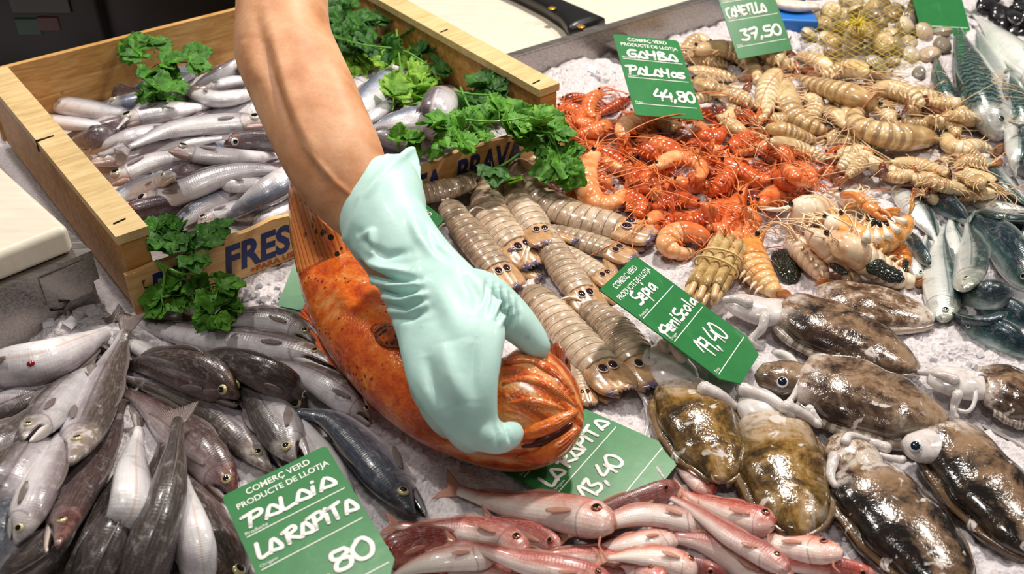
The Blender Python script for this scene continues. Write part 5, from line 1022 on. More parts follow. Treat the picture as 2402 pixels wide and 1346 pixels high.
# far blue tray with white fish
BL = plain('blue_plastic', '#1f6fc4', .35); b = MB(); q = P(1805, 60, .012); ud2 = unit(P(1905, 64, .012)-q); b.box(q-EZ*.012-ud2*.0, ud2*.07, np.array([0, .16, 0]), EZ*.022)
o = b.build('blue_tray', BL, origin=q+np.array([.05, .08, -.012])); bevel(o, .004); tag(o, 'blue plastic tray edge behind the netted clams', 'tray')
m = Mat('white_fish_flesh'); nz = m.noise(m.obj(), 60, 3); WF = m.set(color=m.ramp(nz, [(.3, C('#d8bfae')), (.6, C('#efe2d8'))]), rough=.3, coat=.4, sss=(.3, (1, .8, .7), .005))
for i, (pts, hf) in enumerate(((((1795, -10), (1850, 12), (1920, 15)), 24), (((1850, -30), (1900, -12), (1960, -20)), 22))):
    L = np.array([P(x, y, .03) for x, y in spline(pts, 12)]); T, D, S = frames(L); rr = MM(*pts[1], .045)*hf*prof(np.linspace(0, 1, 12), [(0, .4), (.2, .9), (.6, 1), (1, .5)]); b = MB(); b.sweep(L, D, S, rr*.5, w=rr, seg=14, exp=.8)
    tag(b.build('fish_fillet', WF, origin=L[6]-EZ*.012), ['white fish piece lying on the blue tray, nearer one', 'white fish piece lying on the blue tray, farther one'][i], 'fish fillet', 'white fish on the blue tray')
# ---------------------------------------------------------------- cuttlefish
def cut_mat(name, a, b_, c_, d_, big=26, thr=(.4, .5, .58, .7), mid=None):
    m = Mat(name); u, v, _ = m.sep(m.uv()); D = m.math('MULTIPLY_ADD', m.math('COSINE', m.mul(v, 2*math.pi)), .5, .5); n1 = m.noise(m.obj(), big, 5, .68, .6); n2 = m.noise(m.obj(), 150, 3, .7); st = m.noise(m.comb(m.mul(u, 4), m.mul(v, 30)), 2, 3)
    q = m.add(m.add(m.mul(n1, .85), m.mul(n2, .24)), m.add(m.mul(m.math('SUBTRACT', st, .5), .14), m.mul(m.math('SUBTRACT', m.rnd(), .5), .08)))
    c = m.ramp(q, [(thr[0], C(a)), (thr[1], C(b_)), (thr[2], C(c_)), (thr[3], C(d_))]); c = m.mix(m.mul(m.step(m.noise(m.obj(), 34, 4, .65, .8), .60, .68), .8), c, C('#d9d0ca')); c = m.mix(m.mul(m.mul(m.step(u, .22, .04), m.step(m.noise(m.obj(), 45, 4, .7), .42, .6)), .85), c, C('#d3c6be')); c = m.mix(m.mul(m.step(D, .42, .2), .55), c, C('#8a6a52'))
    if mid:
        q2 = m.add(D, m.mul(m.math('SUBTRACT', n1, .5), .75)); q2 = m.add(q2, m.mul(m.math('SUBTRACT', n2, .5), .25)); q2 = m.mul(q2, .84); cc = m.ramp(q2, [(.26, C(mid[0])), (.40, C(mid[1])), (.74, C(mid[1])), (.86, C(mid[2])), (1.0, C(mid[2]))]); c = m.mix(m.mul(m.step(u, .04, .2), mid[3]), c, cc)
        c = m.mix(m.mul(m.step(m.noise(m.obj(), 60, 3, .6, .6), .63, .68), .85), c, C('#ddd5d0'))
    return m.set(color=c, rough=.17, coat=.8, normal=m.bump(m.add(n2, m.mul(n1, .6)), .4, .0016), coatrough=.06)
CU1 = cut_mat('cuttle_brown', '#1c1310', '#5a3d2c', '#8f735c', '#b9a48e', mid=('#5a3a26', '#1d1412', '#94785e', .65)); CU2 = cut_mat('cuttle_pale', '#33241c', '#7d6048', '#c9b9aa', '#e3dad2'); CU3 = cut_mat('cuttle_dark', '#100c0c', '#2b1f1b', '#6e5238', '#a58a68', 20, mid=('#5f4a32', '#120d0d', '#92745a', .75)); CU4 = cut_mat('cuttle_yellow', '#17120e', '#5c421a', '#97753a', '#cbb9a2', 24, mid=('#75604a', '#2a2018', '#8a6224', .5))
m = Mat('cuttle_white_skin'); nz = m.noise(m.obj(), 50, 4, .65); n2 = m.step(m.noise(m.obj(), 90, 4, .7), .56, .72); CUW = m.set(color=m.mix(m.mul(n2, .4), m.ramp(nz, [(.3, C('#c3b7b4')), (.6, C('#e9e3e1'))]), C('#6b5a54')), rough=.15, coat=.8, sss=(.4, (1, .9, .85), .006), normal=m.bump(nz, .35, .0015))
m = Mat('cuttle_fin'); u, v, _ = m.sep(m.uv()); nz = m.noise(m.obj(), 70, 4, .65); st = m.math('MULTIPLY_ADD', m.math('SINE', m.mul(m.add(u, m.mul(nz, .02)), 90)), .5, .5); CUF = m.set(color=m.mix(m.mul(m.step(st, .4, .8), .5), m.ramp(nz, [(.35, C('#4d3c30')), (.6, C('#a59584'))]), C('#d6cdc4')), rough=.15, coat=.8, alpha=.92)
GC = 'cuttlefish on the ice at the lower right'; CEYE = plain('cuttle_eye_white', '#dfe3e6', .15, coat=.6); CPU = plain('cuttle_pupil', '#0c1626', .05, coat=.8)
def cuttle(label, pts, half, mat, head=None, headr=40, headm=None, arms=(), eye=None, soft=.4, lift=0, fin=True, zmax=None, flat=.42):
    """pts: mantle opening -> rear tip"""
    n = 30; ST = [(0, .62), (.06, .8), (.2, .95), (.45, 1), (.7, .86), (.86, .62), (.95, .38), (1, .16)]; pf = lambda t: prof(t, ST)
    X, R, kh = lay(pts, half*1.17, flat, 0, n, pf, soft, stiff=1, lift=lift, zmax=zmax); T, D, S, N = axes(X, 1, 90); Sh = np.cross(T, D); t = np.linspace(0, 1, n); w_ = R*prof(t, ST)
    root = thing('cuttlefish', label, 'cuttlefish', (*X[n//2][:2], max(0, X[n//2][2]-w_.max()*flat)), GC); rg = rng_of('cut', pts)
    wob = 1+.04*np.sin(t*17+rg.uniform(0, 6)); b = MB(); b.sweep(X, D, Sh, w_*flat*1.05*wob, w_*flat*.7, w_*.94*wob, seg=28, exp=.92); b.build('mantle', mat, root)
    if fin:
        for q in (-1, 1):
            G_ = [[X[i]+Sh[i]*q*w_[i]*.86+D[i]*w_[i]*flat*.25*0, X[i]+Sh[i]*q*w_[i]*1.02-D[i]*w_[i]*.06, X[i]+Sh[i]*q*(w_[i]*1.02+w_.max()*.06*(.4+math.sin(t[i]*math.pi)))+D[i]*w_.max()*(-.14+.015*math.sin(t[i]*23))] for i in range(2, n)]
            b = MB(); b.sheet(np.array(G_), .0022); b.build('fin', CUF if mat is CU1 else mat, root)
    if head:
        hp = spline(head, 12); z0 = X[0][2]; zs = np.linspace(z0, z0+.002, 12); L = np.array([P(x, y, z) for (x, y), z in zip(hp, zs)]); Th, Dh, Shh = frames(L); rr = headr*MM(*head[0], z0)*prof(np.linspace(0, 1, 12), [(0, .8), (.3, 1.0), (.6, .95), (.85, .8), (1, .45)])
        b = MB(); b.sweep(L, Dh, Shh, rr*.6, rr*.5, rr, seg=18); b.build('head', headm or mat, root); FIELD.stamp(L, rr*.9, rr*.55)
    for a in arms:
        ps, r0, r1 = a[:3]; q = spline(ps, 22); L = np.array([surf(x, y)[2] for x, y in q]); r0, r1 = r0*.72, r1*.6; L = np.convolve(np.pad(L, 8, mode='edge'), np.ones(17)/17, 'valid'); mm = MM(*ps[0], .03)
        rr = np.linspace(r0, r1, 22)*mm*.85*(1+.03*np.sin(np.arange(22)*1.1)); rr[-1] *= .3; rr[-2] *= .75; rr[0] *= .5; rr[1] *= .85; L = np.array([P(x, y, z+r*.5) for (x, y), z, r in zip(q, L, rr)]); b = MB(); b.tube(L, rr, 12); b.build('arm', CUW, root); FIELD.stamp(L, rr*.9, rr*.9)
    if eye:
        ex, ey, er = eye; c = surf(ex, ey, .0015); mm = MM(ex, ey, c[2]); vn = unit(CAM-c+np.array([rg.uniform(-.3, .3), .2, .3])); a2 = unit(np.cross(vn, [1, .2, 0])); b = MB(); b.ball(c, [vn, a2, np.cross(vn, a2)], (er*mm*.6, er*mm, er*mm), 8, 16, split=.85); b.build('eye', [CEYE, CPU], root)
    return root
q = F
cuttle('mottled white and brown cuttlefish at the back by the sardines', q((1000, 100), (1180, 120), (1380, 160), (1530, 200)), 50, CU2, zmax=.02)
cuttle('cuttlefish cut by the right edge, with a white looped tentacle', q((1740, 500), (1850, 520), (1980, 560), (2100, 620)), 62, CU1, head=q((1760, 500), (1640, 480), (1500, 450)), headr=50, headm=CUW, arms=[(q((1755, 440), (1720, 450), (1715, 560), (1680, 610), (1610, 590)), 11, 8), (q((1640, 470), (1540, 440), (1440, 430)), 22, 14), (q((1640, 520), (1620, 600), (1640, 650)), 22, 12)], zmax=.03)
cuttle('top cuttlefish with dark brown back, its head reaching the sepia tag', q((860, 130), (980, 200), (1150, 280), (1320, 360), (1450, 420)), 72, CU1, head=q((860, 150), (760, 160), (660, 130), (590, 110)), headr=46, headm=CUW, arms=[(q((760, 160), (750, 230), (700, 290), (760, 330)), 22, 14), (q((700, 120), (640, 100), (570, 100)), 24, 14)], zmax=.034)
cuttle('glossy dark cuttlefish under the topmost brown one, staring blue ringed eye at the sepia tag', q((930, 440), (1080, 500), (1270, 570), (1450, 620), (1590, 640)), 82, CU1, head=q((960, 470), (880, 460), (800, 450), (740, 420)), headr=56, arms=[(q((800, 340), (880, 370), (915, 450), (900, 530), (860, 580), (850, 640)), 20, 12, .02), (q((960, 590), (990, 630), (1020, 660)), 20, 8), (q((880, 560), (860, 620), (800, 640)), 16, 10)], eye=(1400+842/1.934, 650+476/1.934, 14), zmax=.04)
cuttle('yellowish black cuttlefish left of the row, white arms under the sepia tag', q((370, 490), (430, 600), (500, 740), (545, 850), (550, 930)), 84, CU4, head=q((390, 510), (350, 450), (310, 390), (300, 320)), headr=62, headm=CUW, arms=[(q((220, 440), (180, 480), (240, 600), (250, 700), (230, 750), (250, 830), (310, 920)), 13, 9), (q((205, 520), (235, 650), (215, 740), (235, 830), (290, 900)), 9, 8), (q((330, 330), (270, 280), (240, 270)), 30, 16), (q((400, 380), (350, 320), (300, 280)), 30, 16), (q((260, 390), (220, 380), (230, 330)), 20, 12), (q((470, 500), (560, 540), (640, 600)), 34, 20)], zmax=.034)
cuttle('cuttlefish in the middle front with a pale pink head, next to the mullets', q((790, 640), (830, 800), (870, 950), (895, 1080), (905, 1170)), 96, CU4, head=q((800, 680), (760, 620), (720, 570), (680, 530)), headr=62, headm=CUW, arms=[(q((640, 500), (690, 520), (800, 560), (900, 640)), 30, 22), (q((840, 580), (930, 620), (1020, 680)), 30, 18)], zmax=.04)
cuttle('rightmost big cuttlefish with shiny black flank and pale blue eye', q((1560, 690), (1720, 890), (1880, 1080), (2050, 1290)), 92, CU3, head=q((1590, 740), (1500, 770), (1400, 780)), headr=50, headm=CUW, arms=[(q((1330, 780), (1240, 750), (1130, 710)), 26, 14), (q((1750, 670), (1850, 720), (1990, 800)), 9, 8), (q((1400, 830), (1330, 820), (1270, 800)), 18, 12)], eye=(1400+1446/1.934, 650+768/1.934, 15), zmax=.044)
cuttle('front cuttlefish with a dark hollow under its brown collar, at the bottom edge', q((1170, 880), (1310, 1040), (1470, 1220), (1660, 1450)), 100, CU3, head=q((1210, 900), (1170, 830), (1120, 770), (1080, 730)), headr=66, headm=CU2, arms=[(q((1120, 760), (1150, 720), (1240, 740)), 22, 12), (q((1080, 800), (1060, 900), (1090, 960)), 26, 14)], zmax=.05)
# ---------------------------------------------------------------- the big orange scorpionfish
m = Mat('scorpionfish_skin'); u, v, _ = m.sep(m.uv()); n1 = m.noise(m.obj(), 42, 5, .68, .4); n2 = m.noise(m.obj(), 130, 3, .7); n3 = m.noise(m.obj(), 16, 3, .6)
c = m.ramp(m.add(m.mul(n1, .8), m.mul(n2, .2)), [(.32, C('#a23a12')), (.44, C('#d2551a')), (.55, C('#ea7a28')), (.68, C('#f3ad68'))])
c = m.mix(m.mul(m.step(n3, .56, .68), .5), c, C('#8e3012'))
hd = m.step(u, .56, .66); st = m.math('MULTIPLY_ADD', m.math('SINE', m.mul(m.add(v, m.mul(n1, .05)), 95)), .5, .5); c = m.mix(m.mul(m.mul(hd, m.step(st, .62, .9)), .65), c, C('#f0b878')); c = m.mix(m.mul(m.mul(hd, m.step(st, .25, .05)), .5), c, C('#7a2410'))
vs = m.voro(m.obj(), 170); c = m.mix(m.mul(m.mul(m.step(vs, .30, .2), m.step(u, .55, .4)), m.mul(m.step(m.noise(m.obj(), 22, 2), .5, .6), .8)), c, C('#3a130c'))
hh = m.add(m.add(m.mul(n1, 1.0), m.mul(n2, .8)), m.mul(m.voro(m.obj(), 330), .35))
SCO = m.set(color=c, rough=.24, coat=.6, sss=(.2, (1, .4, .2), .004), normal=m.bump(hh, .55, .0022))
def scfin(name, a, b_, dots=True):
    m = Mat(name); u, v, _ = m.sep(m.uv()); ry = m.math('MULTIPLY_ADD', m.math('SINE', m.mul(v, 90)), .5, .5); c = m.mix(m.step(ry, .0, .3), C(a), C(b_))
    if dots: vs = m.voro(m.obj(), 105, rnd=.9); c = m.mix(m.mul(m.step(vs, .33, .26), m.step(v, .2, .4)), c, C('#24100c'))
    return m.set(color=c, rough=.3, coat=.5, normal=m.bump(ry, .4, .0006))
SFT = scfin('scorpionfish_tail', '#d95f22', '#f29a52'); SFP = scfin('scorpionfish_red_fin', '#d2431c', '#ef7a48', False); SFD = scfin('scorpionfish_spiny_fin', '#7a3214', '#94451c')
def loft(mb, st, seg=24, exp=.9, caps=(True, True)):
    """st: rows of (xL, yL, xR, yR, z, thickness/width, [tilt]) - silhouette pairs at height z"""
    Cn, W, N, ww, tk = [], [], [], [], []
    for r in st:
        a, b_ = P(r[0], r[1], r[4]), P(r[2], r[3], r[4]); d0 = np.dot((a+b_)/2-CAM, FW)
        ra, rb = ray(r[0], r[1]), ray(r[2], r[3]); a, b_ = CAM+ra*d0, CAM+rb*d0
        Cn.append((a+b_)/2); W.append(unit(b_-a)); ww.append(np.linalg.norm(b_-a)/2); tk.append(r[5])
    Cn = np.array(Cn); W = np.array(W); ww = np.array(ww); tk = np.array(tk)*ww; n = len(Cn); m_ = (n-1)*5+1; tt = np.linspace(0, n-1, m_)
    def sm(A):
        A = np.asarray(A, float); A2 = A.reshape(n, -1); q = np.vstack([2*A2[0]-A2[1], A2, 2*A2[-1]-A2[-2]]); out = []
        for t in tt:
            i = int(min(n-2, t)); f = t-i; a, b_, c_, d_ = q[i:i+4]; out.append(.5*((2*b_)+(-a+c_)*f+(2*a-5*b_+4*c_-d_)*f*f+(-a+3*b_-3*c_+d_)*f**3))
        return np.array(out).reshape((m_,)+A.shape[1:])
    Cn, W, ww, tk = sm(Cn), unit(sm(W)), np.maximum(sm(ww), .0005), np.maximum(sm(tk), .0005); T = unit(np.gradient(Cn, axis=0)); N = unit(np.cross(W, T)); N = np.where((N@-FW)[:, None] < 0, -N, N)
    mb.sweep(Cn, N, W, tk, w=ww, seg=seg, exp=exp, caps=caps); return Cn, W, N, ww, tk
sco = thing('scorpionfish', 'large bright orange scorpionfish held down by the gloved hand', 'fish', P(1020, 860, 0))
b = MB(); BODY = [(694, 622, 842, 590, .048, .55), (712, 700, 892, 650, .046, .62), (745, 785, 950, 735, .045, .66), (800, 870, 1030, 790, .045, .68), (865, 945, 1110, 830, .046, .7), (960, 1022, 1165, 845, .047, .72), (1060, 1070, 1215, 818, .048, .7), (1140, 1098, 1280, 820, .048, .68), (1215, 1108, 1338, 872, .046, .68), (1285, 1092, 1366, 940, .043, .68), (1335, 1056, 1368, 990, .04, .7)]
Cs, Ws, Ns, ws, ts = loft(b, BODY, 32, .95); b.build('body', SCO, sco)
for a, e in zip(Cs, ts): pass
FIELD.stamp(Cs, ws*.8, ts*.9)
def fan(base, tips, th, nm, mt, zb, zt, rows=9, cols=17):
    bb, tp = spline(base, cols), spline(tips, cols); zb = np.interp(np.linspace(0, 1, cols), np.linspace(0, 1, len(zb)), zb); zt = np.interp(np.linspace(0, 1, cols), np.linspace(0, 1, len(zt)), zt)
    A_ = np.array([P(*p, z) for p, z in zip(bb, zb)]); B_ = np.array([P(*p, z) for p, z in zip(tp, zt)]); s_ = np.linspace(0, 1, rows)[:, None, None]; G_ = A_[None]*(1-s_)+B_[None]*s_
    nr = unit(np.cross(B_[cols//2]-A_[cols//2], A_[-1]-A_[0])); G_ = G_+nr*(np.sin(np.arange(cols)*1.9)*.0022)[None, :, None]*s_
    o_ = MB(); o_.sheet(G_, th); return o_.build(nm, mt, sco)
fan([(698, 640), (740, 655), (790, 640), (848, 605)], [(681, 540), (684, 424), (745, 505), (850, 590)], .0022, 'tail_fin', SFT, [.05, .055, .055, .05], [.06, .10, .10, .06])
fan([(735, 760), (765, 800), (800, 850)], [(703, 742), (712, 722), (722, 712)], .0018, 'pelvic_fin', SFP, [.03, .03, .03], [.025, .03, .035], cols=11)
fan([(775, 820), (790, 850), (812, 880)], [(728, 770), (740, 800), (762, 845)], .0016, 'anal_fin', SFP, [.025, .025, .025], [.02, .02, .02], cols=9)
DSP = Mat('scorpionfish_spotted_fin'); vs = DSP.voro(DSP.obj(), 230); nz = DSP.noise(DSP.obj(), 90, 3); DSP.set(color=DSP.mix(DSP.step(vs, .42, .3), DSP.ramp(nz, [(.35, C('#7a3012')), (.65, C('#c05a20'))]), C('#1e0e0a')), rough=.3, coat=.5, normal=DSP.bump(vs, .5, .0015))
fan([(1300, 870), (1320, 885), (1340, 905)], [(1288, 812), (1312, 806), (1335, 850)], .0018, 'cheek_fin', SFD, [.065, .065, .06], [.075, .08, .07], cols=9)
# jaw, lips, ridges
def onbody(px, py, up=0):                   # point on the fish's upper surface
    best = None
    for z in np.arange(.14, .0, -.001):
        X = P(px, py, z); d = X-Cs; k = int(np.argmin((d**2).sum(1))); e = ((d[k]@Ws[k])/ws[k])**2+((d[k]@Ns[k])/ts[k])**2
        if e < 1: return X+Ns[k]*up
    return P(px, py, .045)+EZ*up
L = np.array([onbody(x, y, .001) for x, y in spline([(880, 768), (915, 785), (950, 790), (985, 775)], 16)]); L[1:-1] = (L[:-2]+L[1:-1]+L[2:])/3; k = np.linspace(0, 1, 16); T, D, S = frames(L); b = MB(); rr = .014*np.sin(np.clip(k, .06, .97)*math.pi)**.6; b.sweep(L, D, S, rr*.55*(1+.12*np.sin(k*40)), w=rr, seg=14); b.build('dorsal_fin', DSP.m, sco)
DKM = plain('scorpionfish_mouth', '#4a120a', .3, coat=.5)
def ridge(pts, r, nm, mt, up=0.0, taper=True):
    L = np.array([onbody(x, y, up) for x, y in spline(pts, 18)]); L[1:-1] = (L[:-2]+L[1:-1]*2+L[2:])/4; k = np.linspace(0, 1, 18); b = MB(); b.tube(L, r*(.35+.65*np.sin(k*math.pi)) if taper else r, 8); return b.build(nm, mt, sco)
ridge([(1222, 1046), (1262, 1036), (1305, 1016), (1352, 985)], .0050, 'mouth', DKM, -.0015)
ridge([(1215, 1030), (1255, 1012), (1300, 995), (1352, 965)], .0065, 'upper_lip', SCO, .001)
ridge([(1215, 1075), (1270, 1068), (1315, 1042), (1356, 1002)], .0075, 'lower_lip', SCO, .001)
for pts, r in ((((1180, 850), (1240, 845), (1300, 880), (1345, 925)), .005), (((1178, 900), (1240, 890), (1300, 915), (1350, 955)), .0045), (((1190, 945), (1240, 940), (1290, 950), (1330, 965)), .004)): ridge(pts, r, 'head_ridge', SCO, -.0005)

# ---------------------------------------------------------------- the seller's arm and the rubber glove
m = Mat('skin'); n1 = m.noise(m.obj(), 28, 4, .6); n2 = m.noise(m.obj(), 420, 2, .6); n3 = m.voro(m.obj(), 240)
c = m.ramp(n1, [(.3, C('#c2855c')), (.5, C('#d79f76')), (.72, C('#e6b48e'))]); c = m.mix(m.mul(m.step(n3, .09, .04), .5), c, C('#8a4a2c')); c = m.mix(m.mul(m.step(n2, .5, .7), .12), c, C('#a86442'))
SKIN = m.set(color=c, rough=.52, spec=.35, sss=(.25, (1, .35, .18), .006), normal=m.bump(m.add(m.mul(n2, .6), m.mul(n3, .4)), .22, .0007))
ARM = [(552, -150, 772, -165, .268, .92), (555, -40, 770, -45, .250, .92), (553, 55, 772, 45, .235, .92), (552, 135, 792, 110, .220, .9), (584, 222, 828, 192, .205, .88), (634, 335, 866, 270, .19, .84), (690, 440, 893, 335, .175, .8), (750, 512, 908, 388, .163, .76), (815, 570, 935, 452, .153, .74), (862, 640, 985, 540, .148, .7), (910, 690, 1030, 600, .145, .66)]
b = MB(); Ca, Wa, Na, wa, ta = loft(b, ARM, 40, 1.0)
person = thing('person', 'person reaching in from the top, bare forearm, mint rubber glove, pressing down an orange fish', 'person', Ca[0])
arm = b.build('forearm', SKIN, person)
# muscles, elbow and veins pushed into the skin
def push(o, root, fn):
    me = o.data; n_ = len(me.vertices); co = np.empty(n_*3); me.vertices.foreach_get('co', co); co = co.reshape(-1, 3); nr = np.empty(n_*3); me.vertices.foreach_get('normal', nr); nr = nr.reshape(-1, 3); org = np.array(root.matrix_basis.translation)
    w0 = co+org; px = proj(w0); front = ((CAM-w0)*nr).sum(1) > 0; me.vertices.foreach_set('co', (co+nr*fn(px, w0, front)[:, None]).ravel()); me.update()
def seg_d(px, pl):
    pl = np.asarray(pl, float); D_ = np.full(len(px), 1e9); Tt = np.zeros(len(px)); L = np.r_[0, np.cumsum(np.linalg.norm(np.diff(pl, axis=0), axis=1))]; Sg = np.zeros(len(px))
    for i in range(len(pl)-1):
        a, e = pl[i], pl[i+1]; d = e-a; t = np.clip(((px-a)@d)/(d@d), 0, 1); q = px-(a+t[:, None]*d); r = np.linalg.norm(q, axis=1); k = r < D_; D_ = np.where(k, r, D_); Tt = np.where(k, (L[i]+t*np.linalg.norm(d))/L[-1], Tt); Sg = np.where(k, np.sign(d[0]*q[:, 1]-d[1]*q[:, 0])*r, Sg)
    return D_, Tt, Sg
q = arm.modifiers.new('sub', 'SUBSURF'); q.levels = q.render_levels = 2
dg = bpy.context.evaluated_depsgraph_get(); me2 = bpy.data.meshes.new_from_object(arm.evaluated_get(dg)); arm.modifiers.clear(); arm.data = me2
def arm_f(px, w0, front):
    h = np.zeros(len(px))
    for pl, wd, am in (([(600, 30), (622, 130), (655, 240), (705, 350), (770, 450)], 15, -.0035), ([(640, 60), (668, 190), (700, 290), (760, 400)], 20, .003), ([(575, 90), (585, 150), (600, 200)], 20, .0035), ([(625, 100), (640, 180), (680, 300)], 9, -.002), ([(760, 90), (800, 170), (838, 260)], 26, .002), ([(700, 330), (790, 430), (840, 470)], 7, .0016), ([(735, 20), (730, 120), (770, 240), (830, 340)], 30, -.0012)):
        d, t, s = seg_d(px, pl); h += am*np.exp(-(d/wd)**2)*np.sin(np.clip(t, .02, .98)*math.pi)**.5
    return np.where(front, h, 0)
push(arm, person, arm_f)
# glove: one closed surface grown from lofts
gb = MB(); GL = [(815, 548, 958, 372, .158, .80), (818, 578, 984, 432, .156, .80), (838, 615, 992, 478, .153, .76), (868, 655, 1025, 532, .150, .70), (893, 690, 1070, 588, .147, .60), (910, 735, 1122, 640, .143, .50), (930, 790, 1168, 700, .138, .42), (943, 850, 1186, 770, .133, .38), (958, 905, 1178, 838, .126, .38), (988, 955, 1170, 900, .117, .40), (1030, 1005, 1168, 955, .105, .42), (1085, 1046, 1172, 1000, .092, .46), (1128, 1060, 1184, 1018, .084, .5)]
loft(gb, GL, 40, .92)
def finger(st, k=0): loft(gb, st, 20, 1.0)
def digit(pts, rs, zs):
    L = np.array([P(x, y, z) for (x, y), z in zip(spline(pts, 22), np.interp(np.linspace(0, 1, 22), np.linspace(0, 1, len(zs)), zs))]); r = np.interp(np.linspace(0, 1, 22), np.linspace(0, 1, len(rs)), rs)*np.array([MM(*proj(p), p[2]) for p in L]); e = np.linspace(0, 1, 22); r = r*np.where(e > .9, np.sqrt(np.maximum(.05, 1-((e-.9)/.105)**2)), 1); gb.tube(L, r, 18)
digit([(1085, 705), (1130, 705), (1185, 735), (1232, 778), (1262, 815), (1276, 842)], [82, 70, 56, 47, 38, 25], [.128, .124, .116, .108, .098, .088])          # thumb
digit([(1095, 850), (1108, 930), (1125, 990), (1150, 1024), (1184, 1025), (1220, 1004)], [50, 50, 47, 44, 38, 27], [.118, .112, .104, .096, .09, .082])          # index finger hooked into the mouth
digit([(1060, 890), (1062, 950), (1078, 1000), (1100, 1032), (1118, 1040)], [50, 49, 45, 38, 28], [.112, .106, .092, .07, .045])   # middle finger
digit([(1015, 885), (1018, 930), (1035, 975), (1055, 1005), (1066, 1010)], [48, 46, 42, 35, 24], [.110, .102, .086, .062, .04])     # ring finger
digit([(994, 862), (994, 905), (1004, 938), (1018, 958), (1026, 960)], [40, 38, 35, 29, 20], [.108, .098, .084, .064, .046])        # little finger
# rolled corner of the cuff
cf = np.array([[P(x, y, z) for x, y, z in row] for row in (((905, 400, .172), (930, 372, .174), (968, 345, .172), (984, 385, .165), (980, 440, .158)), ((900, 420, .168), (930, 398, .169), (962, 380, .168), (986, 410, .162), (986, 458, .155)), ((900, 450, .158), (930, 440, .158), (960, 430, .157), (985, 445, .155), (990, 480, .150)))])
gs = np.array([[spline(cf[i], 15)[k] for k in range(15)] for i in range(3)]); gs = np.array([spline(gs[:, k], 9) for k in range(15)]); gb.sheet(gs, .0042)
m = Mat('mint_rubber'); n1 = m.noise(m.obj(), 34, 4, .6); n2 = m.noise(m.obj(), 120, 3, .6); st = m.mul(m.step(m.noise(m.obj(), 75, 4, .7), .64, .74), .35)
GLV = m.set(color=m.mix(st, m.ramp(n1, [(.3, C('#b6dfd8')), (.7, C('#c8eae4'))]), C('#7d9a92')), rough=.5, coat=.05, sss=(.2, (.7, 1, .9), .004), normal=m.bump(m.add(n1, m.mul(n2, .4)), .18, .002))
glove = gb.build('rubber_glove', GLV, person)
q = glove.modifiers.new('join', 'REMESH'); q.mode = 'VOXEL'; q.voxel_size = .0017; q.use_smooth_shade = True
q = glove.modifiers.new('smooth', 'SMOOTH'); q.factor = .5; q.iterations = 22
dg = bpy.context.evaluated_depsgraph_get(); me2 = bpy.data.meshes.new_from_object(glove.evaluated_get(dg)); glove.modifiers.clear(); glove.data = me2
me2.polygons.foreach_set('use_smooth', [True]*len(me2.polygons))
CREASE = [([(826, 600), (868, 640), (915, 655), (985, 660)], 9, -.0042), ([(850, 612), (900, 632), (960, 640)], 11, .0032), ([(880, 672), (930, 690), (990, 680)], 9, -.0042), ([(860, 655), (915, 672), (990, 668)], 9, .003), ([(900, 712), (950, 722), (1000, 705)], 9, -.0036), ([(890, 695), (945, 706), (1000, 694)], 8, .0028), ([(915, 745), (965, 742), (1010, 725)], 10, -.0028), ([(908, 730), (955, 732), (1000, 716)], 8, .002),
 ([(845, 545), (860, 575), (905, 600), (960, 590)], 10, -.0022), ([(842, 560), (872, 545), (872, 590), (850, 575)], 8, .0022), ([(1000, 530), (1020, 580), (1060, 610)], 9, -.002), ([(960, 500), (985, 560), (1020, 600)], 12, .0018),
 ([(1160, 668), (1162, 700), (1150, 735)], 6, -.0026), ([(1176, 678), (1180, 712), (1168, 752)], 6, -.0030), ([(1194, 692), (1198, 722), (1184, 768)], 6, -.0026), ([(1212, 708), (1214, 738), (1200, 775)], 6, -.0022), ([(1144, 655), (1142, 690), (1128, 720)], 7, -.0024), ([(1168, 672), (1171, 706), (1159, 745)], 5, .0022), ([(1186, 684), (1190, 716), (1176, 760)], 5, .0022), ([(1203, 700), (1206, 730), (1192, 772)], 5, .0018), ([(1090, 640), (1120, 690), (1118, 740)], 14, -.0018),
 ([(1178, 986), (1192, 1010), (1198, 1040)], 5, -.0022), ([(1160, 992), (1168, 1020), (1166, 1052)], 6, -.0016), ([(1040, 800), (1060, 880), (1090, 950)], 22, .0022), ([(1000, 830), (1015, 900), (1040, 960)], 16, -.002), ([(1110, 800), (1105, 880), (1110, 940)], 16, -.0016), ([(975, 610), (985, 690), (1000, 760)], 26, .0015), ([(1010, 640), (1060, 740), (1080, 800)], 26, .0022)]
def glove_f(px, w0, front):
    h = np.zeros(len(px))
    for pl, wd, am in CREASE: d, t, s = seg_d(px, pl); h += 1.55*am*np.exp(-(d/wd)**2)*np.sin(np.clip(t, .03, .97)*math.pi)**.6
    d, t, s = seg_d(px, [(812, 560), (850, 465), (905, 398), (965, 348)]); h += .0022*np.exp(-(d/10)**2)
    return np.where(front, h, h*.3)
push(glove, person, glove_f)
